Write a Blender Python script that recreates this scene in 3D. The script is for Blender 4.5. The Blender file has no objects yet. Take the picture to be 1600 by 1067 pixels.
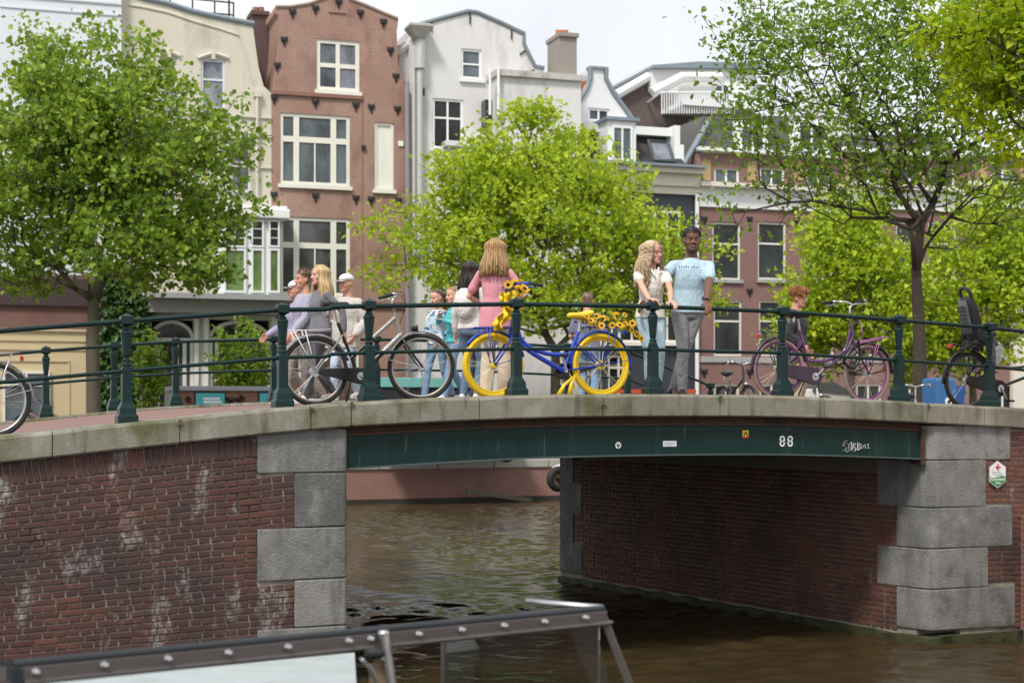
import bpy, bmesh, math, random
import numpy as np
from mathutils import Vector, Matrix, Euler
random.seed(7)
R = math.radians
SC = bpy.context.scene
COL = SC.collection

# ------------------------------------------------------------------ camera, sky, sun, exposure
EYE = 2.62                      # eye height above the water
FPX, HX, HY = 2444.0, 800.0, 648.0   # focal length and horizon in photo pixels (1600 wide)
cam_d = bpy.data.cameras.new('camera')
cam = bpy.data.objects.new('camera', cam_d)
COL.objects.link(cam)
cam.location = (0, 0, EYE)
cam.rotation_euler = (R(90), 0, 0)
cam_d.sensor_width = 36
cam_d.lens = 55
cam_d.shift_y = 114.5 / 1600
cam_d.clip_start = 0.1
cam_d.clip_end = 2000
cam_d.dof.use_dof = True
cam_d.dof.focus_distance = 16.6
cam_d.dof.aperture_fstop = 2.8
SC.camera = cam

SUN_EL, SUN_AZ = R(52), R(205)   # azimuth measured clockwise from +Y
world = bpy.data.worlds.new('World')
SC.world = world
world.use_nodes = True
wn, wl = world.node_tree.nodes, world.node_tree.links
wn.clear()
w_out = wn.new('ShaderNodeOutputWorld')
w_bg = wn.new('ShaderNodeBackground')
w_sky = wn.new('ShaderNodeTexSky')
w_sky.sky_type = 'NISHITA'
w_sky.sun_disc = False
w_sky.sun_elevation = SUN_EL
w_sky.sun_rotation = SUN_AZ
w_tc = wn.new('ShaderNodeTexCoord')
w_no = wn.new('ShaderNodeTexNoise')
w_no.inputs['Scale'].default_value = 2.2
w_no.inputs['Detail'].default_value = 5
w_no.inputs['Roughness'].default_value = .55
w_cr = wn.new('ShaderNodeValToRGB')      # even cloud layer: pale grey to white
w_cr.color_ramp.elements[0].position = .30
w_cr.color_ramp.elements[0].color = (6.5, 6.75, 7.1, 1)
w_cr.color_ramp.elements[1].position = .68
w_cr.color_ramp.elements[1].color = (9.4, 9.5, 9.6, 1)
w_mx = wn.new('ShaderNodeMixRGB')
w_mx.inputs[0].default_value = .93
wl.new(w_tc.outputs['Generated'], w_no.inputs['Vector'])
wl.new(w_no.outputs['Fac'], w_cr.inputs[0])
wl.new(w_sky.outputs[0], w_mx.inputs[1])
wl.new(w_cr.outputs[0], w_mx.inputs[2])
wl.new(w_mx.outputs[0], w_bg.inputs['Color'])
w_bg.inputs['Strength'].default_value = 0.09
wl.new(w_bg.outputs[0], w_out.inputs[0])

sun_d = bpy.data.lights.new('sun', 'SUN')
sun_d.energy = 2.3
sun_d.angle = R(11)
sun_d.color = (1, .95, .87)
sun = bpy.data.objects.new('sun', sun_d)
COL.objects.link(sun)
sdir = Vector((math.sin(SUN_AZ) * math.cos(SUN_EL), math.cos(SUN_AZ) * math.cos(SUN_EL), math.sin(SUN_EL)))
sun.rotation_euler = sdir.to_track_quat('Z', 'Y').to_euler()
sun.location = (0, -10, 40)
SC.view_settings.view_transform = 'Standard'
SC.view_settings.look = 'None'
SC.view_settings.exposure = 0.58
SC.view_settings.gamma = 1

# ------------------------------------------------------------------ frames of reference
def P(x, y, Z):
    """photo pixel at depth Z -> world point"""
    return Vector(((x - HX) / FPX * Z, Z, EYE - (y - HY) / FPX * Z))
class Frame:
    """a vertical plane through (0, Z0), turned by ang; t runs along it, w behind it"""
    def __init__(s, Z0, ang):
        s.Z0, s.a, s.c, s.s = Z0, ang, math.cos(ang), math.sin(ang)
    def pt(s, t, w, z=0):
        return Vector((t * s.c - w * s.s, s.Z0 + t * s.s + w * s.c, z))
    def tz(s, x, y, w=0.):
        """photo pixel on the plane w -> (t, z)"""
        k = (x - HX) / FPX
        Zw, Xw = s.Z0 + w * s.c, -w * s.s
        t = (k * Zw - Xw) / (s.c - k * s.s)
        Z = Zw + t * s.s
        return t, EYE - (y - HY) / FPX * Z
    def tw(s, X, Y):
        dx, dy = X, Y - s.Z0
        return dx * s.c + dy * s.s, -dx * s.s + dy * s.c
BR = Frame(15.9, R(23.9))       # bridge: the near railing line
FA = Frame(57.6, R(18.3))       # house fronts across the water
QU = Frame(47.6, R(22.0))       # far quay edge

# ------------------------------------------------------------------ mesh building
class MB:
    def __init__(s):
        s.v, s.f = [], []
    def add(s, vs, fs, M=None):
        o = len(s.v)
        s.v.extend([tuple(M @ Vector(p)) for p in vs] if M is not None else [tuple(p) for p in vs])
        s.f.extend([tuple(i + o for i in f) for f in fs])
        return s
    def bb(s, x0, x1, y0, y1, z0, z1, M=None):
        return s.add([(x0,y0,z0),(x1,y0,z0),(x1,y1,z0),(x0,y1,z0),(x0,y0,z1),(x1,y0,z1),(x1,y1,z1),(x0,y1,z1)],
                     [(3,2,1,0),(4,5,6,7),(0,1,5,4),(1,2,6,5),(2,3,7,6),(3,0,4,7)], M)
    def box(s, c, d, M=None):
        return s.bb(c[0]-d[0]/2, c[0]+d[0]/2, c[1]-d[1]/2, c[1]+d[1]/2, c[2]-d[2]/2, c[2]+d[2]/2, M)
    def loft(s, rings, cap=True, closed=False, M=None):
        n = len(rings[0]); vs = [p for r in rings for p in r]; fs = []
        m = len(rings)
        for i in range(m - (0 if closed else 1)):
            a, b = i * n, ((i + 1) % m) * n
            for j in range(n):
                k = (j + 1) % n
                fs.append((a + j, a + k, b + k, b + j))
        if cap and not closed:
            fs.append(tuple(range(n))[::-1]); fs.append(tuple((m - 1) * n + j for j in range(n)))
        return s.add(vs, fs, M)
    def tube(s, pts, r, n=8, closed=False, M=None, flat=None):
        pts = [Vector(p) for p in pts]; m = len(pts)
        if not hasattr(r, '__len__'): r = [r] * m
        rings, nrm = [], None
        for i in range(m):
            a = pts[i - 1] if (i > 0 or closed) else pts[i]
            b = pts[(i + 1) % m] if (i < m - 1 or closed) else pts[i]
            d = (b - a)
            d = d.normalized() if d.length > 1e-9 else Vector((0, 0, 1))
            if nrm is None:
                nrm = d.cross(Vector((0, 0, 1)) if abs(d.z) < .9 else Vector((0, 1, 0))).normalized()
            nrm = (nrm - d * nrm.dot(d))
            nrm = nrm.normalized() if nrm.length > 1e-6 else d.orthogonal().normalized()
            bn = d.cross(nrm)
            fl = flat or 1.0
            rings.append([pts[i] + (nrm * math.cos(2*math.pi*j/n) + bn * fl * math.sin(2*math.pi*j/n)) * r[i] for j in range(n)])
        return s.loft(rings, True, closed, M)
    def cyl(s, a, b, r, r2=None, n=10, M=None):
        return s.tube([a, b], [r, r if r2 is None else r2], n, False, M)
    def lathe(s, prof, n=16, c=(0,0,0), ph=0., M=None, sq=None):
        rings = []
        for k, (r, z) in enumerate(prof):
            ring = []
            for j in range(n):
                a = 2*math.pi*j/n + ph
                ring.append((c[0] + r*math.cos(a), c[1] + r*math.sin(a), c[2] + z))
            rings.append(ring)
        return s.loft(rings, True, False, M)
    def prism(s, poly, y0, y1, M=None):
        """polygon in (x,z) pushed out along y"""
        n = len(poly)
        vs = [(p[0], y0, p[1]) for p in poly] + [(p[0], y1, p[1]) for p in poly]
        fs = [tuple(range(n)), tuple(range(2*n-1, n-1, -1))]
        fs += [(i, i + n, (i+1) % n + n, (i+1) % n) for i in range(n)]
        return s.add(vs, fs, M)
    def ball(s, c, r, nu=12, nv=8, M=None):
        if not hasattr(r, '__len__'): r = (r, r, r)
        rings = []
        for i in range(1, nv):
            ph = math.pi * i / nv
            rings.append([(c[0] + r[0]*math.sin(ph)*math.cos(2*math.pi*j/nu), c[1] + r[1]*math.sin(ph)*math.sin(2*math.pi*j/nu), c[2] - r[2]*math.cos(ph)) for j in range(nu)])
        return s.loft(rings, True, False, M)
    def ring(s, c, r, tr, axis='Y', nu=40, nv=8, tz=None):
        """torus; tz = half thickness along the axis"""
        tz = tz or tr
        rings = []
        for i in range(nu):
            a = 2*math.pi*i/nu
            row = []
            for j in range(nv):
                b = 2*math.pi*j/nv
                rr = r + tr*math.cos(b); h = tz*math.sin(b)
                p = (rr*math.cos(a), h, rr*math.sin(a)) if axis == 'Y' else ((rr*math.cos(a), rr*math.sin(a), h) if axis == 'Z' else (h, rr*math.cos(a), rr*math.sin(a)))
                row.append((c[0]+p[0], c[1]+p[1], c[2]+p[2]))
            rings.append(row)
        return s.loft(rings, False, True)
    def mesh(s, name):
        me = bpy.data.meshes.new(name)
        me.from_pydata([tuple(p) for p in s.v], [], s.f)
        bm = bmesh.new(); bm.from_mesh(me)
        bmesh.ops.recalc_face_normals(bm, faces=bm.faces[:])
        bm.to_mesh(me); bm.free()
        return me
    def build(s, name, m, parent=None, smooth=False, bevel=0, seg=2):
        me = s.mesh(name)
        return link(name, me, m, parent, smooth, bevel, seg)
def link(name, me, m, parent=None, smooth=False, bevel=0, seg=2):
    if m is not None and not me.materials: me.materials.append(m)
    if smooth:
        for p in me.polygons: p.use_smooth = True
    o = bpy.data.objects.new(name, me)
    COL.objects.link(o)
    if parent is not None: o.parent = parent
    if bevel:
        md = o.modifiers.new('bevel', 'BEVEL'); md.width = bevel; md.segments = seg
        md.limit_method = 'ANGLE'; md.angle_limit = R(40)
    if smooth == 'auto':
        md = o.modifiers.new('edges', 'EDGE_SPLIT'); md.split_angle = R(38)
    return o
def tag(o, label=None, cat=None, group=None, kind=None):
    if label: o['label'] = label
    if cat: o['category'] = cat
    if group: o['group'] = group
    if kind: o['kind'] = kind
    return o
def thing(name, loc, label, cat, rz=0, group=None):
    o = bpy.data.objects.new(name, None)
    o.empty_display_size = .2
    COL.objects.link(o)
    o.location = loc
    o.rotation_euler = (0, 0, rz)
    return tag(o, label, cat, group)
def inst(name, me, parent, loc=(0,0,0), rot=(0,0,0), sc=(1,1,1)):
    o = bpy.data.objects.new(name, me)
    COL.objects.link(o)
    o.parent = parent
    o.location = loc; o.rotation_euler = rot; o.scale = sc
    return o
def cr(pts, n=8, closed=False):
    """Catmull-Rom through points"""
    pts = [Vector(p) for p in pts]; out = []; m = len(pts)
    for i in range(m if closed else m - 1):
        p1, p2 = pts[i], pts[(i+1) % m]
        p0 = pts[i-1] if (i > 0 or closed) else p1*2 - p2
        p3 = pts[(i+2) % m] if (i < m-2 or closed) else p2*2 - p1
        for k in range(n):
            t = k / n
            out.append(.5*((2*p1) + (p2-p0)*t + (2*p0-5*p1+4*p2-p3)*t*t + (3*p1-p0-3*p2+p3)*t**3))
    if not closed: out.append(pts[-1])
    return out
def lerp(a, b, t): return a + (b - a) * t

# ------------------------------------------------------------------ materials
class NT:
    def __init__(s, name):
        s.m = bpy.data.materials.new(name); s.m.use_nodes = True
        s.n, s.l = s.m.node_tree.nodes, s.m.node_tree.links
        s.bs = s.n['Principled BSDF']
        s.out = s.n['Material Output']
    def new(s, t, **kw):
        nd = s.n.new('ShaderNode' + t)
        for k, v in kw.items():
            if k in nd.inputs: s.put(nd.inputs[k], v)
            else: setattr(nd, k, v)
        return nd
    def put(s, sock, v):
        if hasattr(v, 'is_linked') or hasattr(v, 'links'): s.l.new(v, sock)
        elif hasattr(v, '__len__') and len(v) == 3 and sock.type == 'RGBA': sock.default_value = (*v, 1)
        else: sock.default_value = v
    def noise(s, scale, vec=None, detail=4, rough=.55):
        nd = s.new('TexNoise', Scale=scale, Detail=detail, Roughness=rough)
        if vec is not None: s.l.new(vec, nd.inputs['Vector'])
        return nd.outputs['Fac']
    def pos(s, sc=None):
        g = s.new('NewGeometry').outputs['Position']
        if sc is None: return g
        mp = s.new('Mapping'); mp.inputs['Scale'].default_value = sc
        s.l.new(g, mp.inputs['Vector']); return mp.outputs[0]
    def obj(s, sc=None, rot=None):
        g = s.new('TexCoord').outputs['Object']
        mp = s.new('Mapping')
        if sc: mp.inputs['Scale'].default_value = sc
        if rot: mp.inputs['Rotation'].default_value = rot
        s.l.new(g, mp.inputs['Vector']); return mp.outputs[0]
    def ramp(s, fac, stops):
        nd = s.new('ValToRGB')
        e = nd.color_ramp.elements
        while len(e) < len(stops): e.new(.5)
        for k, (p, c) in enumerate(stops):
            e[k].position = p
            e[k].color = (c, c, c, 1) if not hasattr(c, '__len__') else (*c, 1)
        s.l.new(fac, nd.inputs[0]); return nd.outputs[0]
    def mix(s, fac, a, b, mode='MIX'):
        nd = s.new('MixRGB', blend_type=mode)
        s.put(nd.inputs[0], fac); s.put(nd.inputs[1], a); s.put(nd.inputs[2], b)
        return nd.outputs[0]
    def math(s, op, a, b=0.):
        nd = s.new('Math', operation=op)
        s.put(nd.inputs[0], a); s.put(nd.inputs[1], b); return nd.outputs[0]
    def bump(s, h, strength=.3, dist=.01):
        nd = s.new('Bump', Strength=strength, Distance=dist)
        s.l.new(h, nd.inputs['Height']); s.l.new(nd.outputs[0], s.bs.inputs['Normal'])
    def base(s, c): s.put(s.bs.inputs['Base Color'], c)
def sc3(c, k): return tuple(min(1, max(0, x * k)) for x in c)
_mats = {}
def mat(name, col, rough=.6, metal=0, var=.14, vs=5., bump=0., bs=60., stain=None, spec=.5, coat=0., zs=1.):
    """plain surface with colour variation; stain = (colour, scale, low, high, z-stretch)"""
    if name in _mats: return _mats[name]
    T = NT(name)
    nz = T.noise(vs, T.pos((1, 1, zs)))
    c = T.mix(nz, sc3(col, 1 - var), sc3(col, 1 + var))
    f2 = T.noise(vs * 9, T.pos(), 2)
    c = T.mix(T.math('MULTIPLY', f2, var), c, sc3(col, .55))
    for st in ([stain] if stain and not isinstance(stain, list) else (stain or [])):
        sn = T.noise(st[1], T.pos((1, 1, st[4] if len(st) > 4 else 1)), 5, .6)
        c = T.mix(T.ramp(sn, [(st[2], 0.), (st[3], 1.)]), c, st[0])
    T.base(c)
    T.put(T.bs.inputs['Roughness'], T.ramp(T.noise(vs*3, T.pos(), 3), [(0.2, max(0, rough - .08)), (.8, min(1, rough + .1))]))
    T.bs.inputs['Metallic'].default_value = metal
    T.bs.inputs['Specular IOR Level'].default_value = spec
    T.bs.inputs['Coat Weight'].default_value = coat
    if bump: T.bump(T.noise(bs, T.pos(), 5, .65), bump, .012)
    _mats[name] = T.m
    return T.m
def simple(name, col, rough=.5, metal=0):
    return mat(name, col, rough, metal, var=.08)
def brick_mat(name, c1, c2, mortar, w=.21, h=.062, zo=0., bump=.4, stain=None):
    """small brickwork on surfaces whose local x runs along the wall and z upwards"""
    if name in _mats: return _mats[name]
    T = NT(name)
    tc = T.new('TexCoord').outputs['Object']
    sx = T.new('SeparateXYZ'); T.l.new(tc, sx.inputs[0])
    cb = T.new('CombineXYZ')
    T.l.new(T.math('ADD', sx.outputs[0], sx.outputs[1]), cb.inputs[0]); T.l.new(sx.outputs[2], cb.inputs[1])
    b = T.new('TexBrick', Scale=1.0)
    T.l.new(cb.outputs[0], b.inputs['Vector'])
    T.put(b.inputs['Color1'], c1); T.put(b.inputs['Color2'], c2); T.put(b.inputs['Mortar'], mortar)
    b.inputs['Mortar Size'].default_value = .011
    b.inputs['Mortar Smooth'].default_value = .3
    b.inputs['Bias'].default_value = -.1
    b.inputs['Brick Width'].default_value = w
    b.inputs['Row Height'].default_value = h
    n = T.noise(.7, T.pos(), 5, .6)
    c = T.mix(T.ramp(n, [(.3, 0.), (.75, .55)]), b.outputs['Color'], sc3(c1, .62))
    n2 = T.noise(9, T.pos(), 3)
    c = T.mix(T.math('MULTIPLY', n2, .3), c, sc3(c2, 1.35))
    if stain:
        c = T.mix(T.ramp(T.noise(stain[1], T.pos((1,1,stain[4])), 5, .6), [(stain[2], 0.), (stain[3], 1.)]), c, stain[0])
    T.base(c)
    T.bs.inputs['Roughness'].default_value = .85
    T.bump(b.outputs['Fac'], -bump, .006)
    _mats[name] = T.m
    return T.m
def glass_mat(name, tint, rough=.04):
    """window glass seen from outside in daylight: dark room behind a glossy pane, uneven reflections painted into the tint"""
    if name in _mats: return _mats[name]
    T = NT(name)
    c = T.mix(T.ramp(T.noise(.9, T.pos((1, 1, .6)), 4, .6), [(.35, 0.), (.65, 1.)]), sc3(tint, .35), sc3(tint, 1.8))  # light and dark patches in the tint imitate varied reflections
    T.base(c)
    T.bs.inputs['Roughness'].default_value = rough
    T.bs.inputs['Specular IOR Level'].default_value = .3
    T.bs.inputs['IOR'].default_value = 1.5
    _mats[name] = T.m
    return T.m
# ------------------------------------------------------------------ materials of the bridge
GREEN = mat('railing green paint', (.0035, .022, .021), .38, spec=.3, var=.25, stain=((.05, .03, .018), 26, .70, .76))
GIRDER = mat('girder green paint', (.003, .024, .021), .5, spec=.25, var=.3, zs=.12, vs=9,
             stain=[((.012, .036, .033), 7, .50, .70, .06), ((.06, .08, .075), 15, .64, .72, .08), ((.07, .04, .02), 4, .70, .78, .4)])
RUST = mat('rusted steel band', (.075, .034, .018), .8, var=.4, bump=.4, stain=((.012, .02, .018), 3, .5, .7, .3))
COPING = mat('weathered coping stone', (.235, .22, .175), .88, var=.35, vs=3, bump=.6, bs=50,
             stain=[((.36, .345, .30), 2.3, .55, .75, .5), ((.085, .095, .03), 1.7, .47, .66, .8), ((.07, .065, .055), 7, .55, .72, .12)])
def stone_mat():
    T = NT('grey hewn stone')
    r = T.new('ObjectInfo').outputs['Random']
    c = T.ramp(r, [(0, (.155, .153, .145)), (.5, (.235, .232, .222)), (1, (.32, .31, .295))])
    n1 = T.noise(4.2, T.pos((1, 1, .8)), 6, .68)
    c = T.mix(T.ramp(n1, [(.34, .65), (.50, 0.)]), c, (.095, .092, .085))
    c = T.mix(T.ramp(n1, [(.53, 0.), (.68, .65)]), c, (.40, .395, .375))
    st = T.noise(5.5, T.pos((1, 1, .12)), 5, .6)
    c = T.mix(T.ramp(st, [(.55, 0.), (.72, .7)]), c, (.10, .095, .08))
    c = T.mix(T.ramp(T.noise(3.7, T.pos((1, 1, .35)), 5, .7), [(.64, 0.), (.74, .7)]), c, (.24, .13, .055))
    c = T.mix(T.math('MULTIPLY', T.noise(120, T.pos(), 3, .7), .55), c, (.07, .07, .068))
    sx = T.new('SeparateXYZ'); T.l.new(T.pos(), sx.inputs[0])
    low = T.math('ADD', sx.outputs[2], T.math('MULTIPLY', T.noise(4, T.pos(), 4), .35))
    c = T.mix(T.ramp(low, [(.20, .85), (.42, 0.)]), c, (.045, .05, .02))      # algae by the water
    T.base(c); T.bs.inputs['Roughness'].default_value = .85
    T.bump(T.noise(38, T.pos(), 6, .72), 1., .02)
    return T.m
STONE = stone_mat()
MORTAR = mat('lime mortar', (.30, .265, .215), .95, var=.3, vs=6, bump=.5, stain=((.06, .055, .055), 1.6, .5, .7))
MOSS = mat('wet mossy plinth', (.055, .06, .02), .75, var=.5, vs=12, bump=1., bs=30, stain=((.012, .012, .01), 6, .5, .62))
CONC = mat('stained concrete', (.16, .145, .125), .9, var=.3, bump=.4)
SOFFIT = mat('dark painted steel soffit', (.05, .05, .045), .8, var=.3)
ASPH = mat('brick red paving', (.22, .13, .11), .9, var=.3, vs=20, bump=.4)
def laid_brick_mat(name, cols, white):
    T = NT(name)
    r1 = T.new('ObjectInfo').outputs['Random']
    r2 = T.new('NewGeometry').outputs['Random Per Island']
    r = T.math('FRACT', T.math('ADD', r1, r2))
    c = T.ramp(r, [(0, cols[0]), (.35, cols[1]), (.7, cols[2]), (1, cols[3])])
    c = T.mix(T.math('MULTIPLY', T.noise(60, T.pos(), 4), .6), c, sc3(cols[0], .5))
    big = T.ramp(T.noise(1.3, T.pos((1, 1, .8)), 5, .62), [(.42, 0.), (.68, .8)])
    c = T.mix(big, c, (.040, .028, .028))
    wn_ = T.noise(3.2, T.pos((1, 1, .55)), 6, .66)
    brk = T.ramp(T.noise(34, T.pos((1, 1, .5)), 5, .7), [(.40, .15), (.62, 1.)])
    c = T.mix(T.math('MULTIPLY', T.ramp(wn_, [(white, 0.), (white + .12, .9)]), brk), c, (.46, .45, .43))
    T.base(c)
    T.bs.inputs['Roughness'].default_value = .85
    T.bump(T.noise(90, T.pos(), 5, .7), .6, .008)
    return T.m
BRICK = laid_brick_mat('old dark red brick', [(.118, .047, .036), (.082, .035, .029), (.145, .058, .042), (.066, .033, .031)], .555)
BRICK2 = laid_brick_mat('abutment brick', [(.20, .078, .050), (.15, .060, .044), (.23, .088, .056), (.125, .055, .044)], .62)

_zt = [(-16, 1.45), (-11, 1.80), (-8, 2.12), (-4.97, 2.438), (-3.38, 2.60), (-2.34, 2.700), (-1.75, 2.744), (0, 2.818), (1.48, 2.838), (3.235, 2.826), (5.21, 2.753), (6.66, 2.685), (9, 2.50), (13, 2.15), (18, 1.8)]
def zc(t):
    """height of the coping along the bridge"""
    for i in range(len(_zt) - 1):
        a, b = _zt[i], _zt[i+1]
        if t <= b[0] or i == len(_zt) - 2:
            p = _zt[max(i-1, 0)]; q = _zt[min(i+2, len(_zt)-1)]
            h = b[0] - a[0]; u = (t - a[0]) / h
            m0 = (b[1] - p[1]) / (b[0] - p[0]) * h; m1 = (q[1] - a[1]) / (q[0] - a[0]) * h
            return (2*u**3-3*u*u+1)*a[1] + (u**3-2*u*u+u)*m0 + (-2*u**3+3*u*u)*b[1] + (u**3-u*u)*m1
def slope(t): return math.atan2(zc(t+.05) - zc(t-.05), .1)
WF = -.17                      # wall and pier front plane
def tx(x, w=0.): return BR.tz(x, HY, w)[0]

# ------------------------------------------------------------------ water and ground
def water():
    """real ripples in the part of the canal that is seen, calm beyond"""
    T = NT('canal water')
    T.base(T.mix(T.noise(.35, T.pos(), 2), (.033, .023, .010), (.046, .033, .015)))
    T.bs.inputs['Roughness'].default_value = .04
    T.bs.inputs['IOR'].default_value = 1.33
    T.bump(T.noise(16, T.pos((1, 1.6, 1)), 3, .6), .25, .012)
    xs = np.concatenate([[-120, -60, -30, -15, -10], np.linspace(-7.5, 7.5, 170), [10, 15, 30, 60, 120]])
    ys = np.concatenate([[-25, -10, 0], np.linspace(5, 49, 760), [50, 60, 70]])
    X, Y = np.meshgrid(xs, ys)
    rng = np.random.default_rng(21)
    H = np.zeros_like(X)
    wx = X + .25*np.sin(Y*.9 + .6*np.sin(X*.7)); wy = Y + .3*np.sin(X*.8 + 1.3)
    for k in range(46):
        lam = .15 * (4.4 ** rng.random()); a = rng.normal(math.pi/2, .38); q = 2*math.pi/lam
        H += .0105 * lam * np.sin(q*(wx*math.cos(a) + wy*math.sin(a)) + rng.uniform(0, 6.28))
    patch = .72 + .5*np.sin(X*.55 + 1.1*np.sin(Y*.23))*np.sin(Y*.31 + .8*np.sin(X*.4))
    H *= np.clip(patch, .3, 1.25)
    H *= np.clip((7.5 - np.abs(X))/.8, 0, 1) * np.clip((Y - 5)/1., 0, 1) * np.clip((49 - Y)/1., 0, 1)
    n, m = X.shape
    V = np.stack([X, Y, H], -1).reshape(-1, 3)
    i = np.arange(n*m).reshape(n, m)
    F = np.stack([i[:-1, :-1], i[:-1, 1:], i[1:, 1:], i[1:, :-1]], -1).reshape(-1, 4)
    me = bpy.data.meshes.new('water')
    me.vertices.add(len(V)); me.vertices.foreach_set('co', V.astype(np.float32).reshape(-1))
    me.loops.add(F.size); me.loops.foreach_set('vertex_index', F.astype(np.int32).reshape(-1))
    me.polygons.add(len(F)); me.polygons.foreach_set('loop_start', np.arange(0, F.size, 4, dtype=np.int32)); me.polygons.foreach_set('loop_total', np.full(len(F), 4, np.int32))
    me.update(); me.validate()
    tag(link('water', me, T.m, None, True), kind='structure')
    bed = MB().add([(-120, -25, -2.2), (120, -25, -2.2), (120, 70, -2.2), (-120, 70, -2.2)], [(0, 1, 2, 3)]).build('canal_bed', mat('canal mud', (.04, .03, .02), .9))
    tag(bed, kind='structure')
water()
# far street behind the quay
def ground():
    a, b = QU.pt(-120, .3), QU.pt(160, .3)
    c, d = QU.pt(260, 900), QU.pt(-260, 900)
    o = MB().add([(a.x, a.y, 1.24), (b.x, b.y, 1.24), (c.x, c.y, 1.24), (d.x, d.y, 1.24)], [(0, 1, 2, 3)]).build('far_street', mat('street paving', (.17, .13, .115), .9, vs=2))
    tag(o, kind='structure')
ground()

# ------------------------------------------------------------------ the bridge
bridge = thing('bridge', BR.pt(0, 0, 0), 'arched canal bridge of brick, grey stone and dark green steel girder', 'bridge', BR.a)
DW = 8.0                       # distance between the two railings
def strip(t0, t1, prof, n=24, z=zc):
    """loft of a cross-section [(w, dz)] along the bridge curve"""
    rings = []
    for i in range(n + 1):
        t = lerp(t0, t1, i / n)
        rings.append([(t, w, z(t) + dz) for w, dz in prof])
    return MB().loft(rings)
# deck
o = strip(-16, 18, [(.14, -.035), (DW - .14, -.035), (DW - .14, -.42), (.14, -.42)], 80).build('deck', ASPH, bridge)
# coping stones, near side
joints = [-60, 82, 281, 486, 549, 749, 942, 1125, 1288, 1450, 1538, 1700]
cts = [-16, -12.5, -10.4, -8.4, -6.9] + [tx(x, -.24) for x in joints] + [9.6, 11.6, 13.6, 18]
cts = sorted(cts)
CP = [(-.232, -.235), (-.245, -.22), (-.245, -.03), (-.225, -.004), (-.20, 0), (.13, .004), (.145, -.02), (.145, -.235)]
for a, b in zip(cts[:-1], cts[1:]):
    j = random.uniform(-.004, .004)
    rings = []
    n = max(3, int((b - a) / .25))
    for i in range(n + 1):
        t = lerp(a + .005, b - .005, i / n)
        e = .006 if i in (0, n) else 0
        rings.append([(t, w + (e if w < 0 else -e) + j, zc(t) + dz - (e if dz > -.1 else 0) + j*.5) for w, dz in CP])
    MB().loft(rings).build('coping_stone', COPING, bridge)
# far side coping
fts = [-16, -12, -9, -7, -5, -3, -1, 1, 3, 5, 6.2]
for a, b in zip(fts[:-1], fts[1:]):
    n = 6
    MB().loft([[(lerp(a+.005, b-.005, i/n), DW - w, zc(lerp(a, b, i/n)) + dz) for w, dz in CP] for i in range(n+1)]).build('coping_stone', COPING, bridge)
# girders (near and far), rust band, flange
TL, TR = tx(543, WF), tx(1447, WF)
for side in (0, 1):
    f = (lambda w: w) if side == 0 else (lambda w: DW - w)
    g = strip(TL + .004, TR - .004, [(f(-.115), -.315), (f(-.115), -.645), (f(-.02), -.645), (f(-.02), -.315)], 30).build('girder', GIRDER, bridge)
    strip(TL + .004, TR - .004, [(f(-.150), -.632), (f(-.150), -.648), (f(.05), -.648), (f(.05), -.632)], 30).build('flange', mat('flange grey green', (.06, .085, .08), .5, var=.3), g)
    strip(TL + .004, TR - .004, [(f(-.135), -.308), (f(-.135), -.326), (f(.02), -.326), (f(.02), -.308)], 30).build('flange', RUST, g)
    strip(TL + .004, TR - .004, [(f(-.085), -.232), (f(-.085), -.31), (f(.05), -.31), (f(.05), -.232)], 30).build('rust_band', RUST, bridge)
    if side == 0: NEAR_GIRDER = g
MB().bb(TR - .05, TR - .01, WF + .01, .05, zc(TR) - .70, zc(TR) - .30).build('end_plate', RUST, bridge)
for k in range(7):
    w = 1.0 + k * 1.02
    strip(TL, TR, [(w - .09, -.42), (w + .09, -.42), (w + .09, -.62), (w - .09, -.62)], 12).build('deck_beam', SOFFIT, bridge)

# piers: stone blocks
def zrow(x, ys): return [BR.tz(x, y, WF)[1] for y in ys]
def block(poly, z0, z1, name='stone_block', par=None):
    rings = []
    cx = sum(p[0] for p in poly) / len(poly); cy = sum(p[1] for p in poly) / len(poly)
    for z, k in ((z0 + .004, .010), (z0 + .016, 0), (z1 - .016, 0), (z1 - .004, .010)):
        ring = []
        for px, py in poly:
            d = Vector((cx - px, cy - py)); d = d.normalized() * k if d.length else d
            ring.append((px + d.x, py + d.y, z if not callable(z) else z))
        rings.append(ring)
    return MB().loft(rings).build(name, STONE, par or bridge)
def arc(cx, cy, r, a0, a1, n=6): return [(cx + r*math.cos(lerp(a0, a1, i/n)), cy + r*math.sin(lerp(a0, a1, i/n))) for i in range(n+1)]
lz = [zc(TL) - .24] + zrow(500, [738, 823, 904, 978]) + [.06, -.5]
wide, narrow = tx(402, WF), tx(460, WF)
for i in range(6):
    tl = wide if i % 2 == 0 else narrow
    top = lz[i] - (0 if i else .006)
    block([(tl, WF - .012), *arc(TL - .05, WF + .038, .05, -math.pi/2, 0), (TL, .9), (tl, .9)], lz[i+1], top)
rz = [zc(TR + .3) - .245] + zrow(1470, [719, 793, 857, 920, 985])
ftr = [tx(1577, WF), tx(1539, WF), tx(1580, WF), tx(1542, WF), tx(1584, WF)]
inw = [.30, .62, .30, .62, .30]
for i in range(5):
    wi = inw[i]
    block([(ftr[i], WF - .015), (ftr[i], wi), (TR - .107 * wi - .015, wi), *arc(TR + .16, WF + .145, .16, math.pi, math.pi * 1.5)], rz[i+1], rz[i])
WE = 7.7                       # far end of the abutment wall
def ti(w): return TR - .107 * w
for i in range(5):
    w0 = WE - (.38 if i % 2 else .62)
    block([(ti(w0) - .012, w0), (ti(w0) + .6, w0), (ti(WE) + .6, WE + .015), (ti(WE) - .012, WE + .015)], rz[i+1], rz[i])
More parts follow.
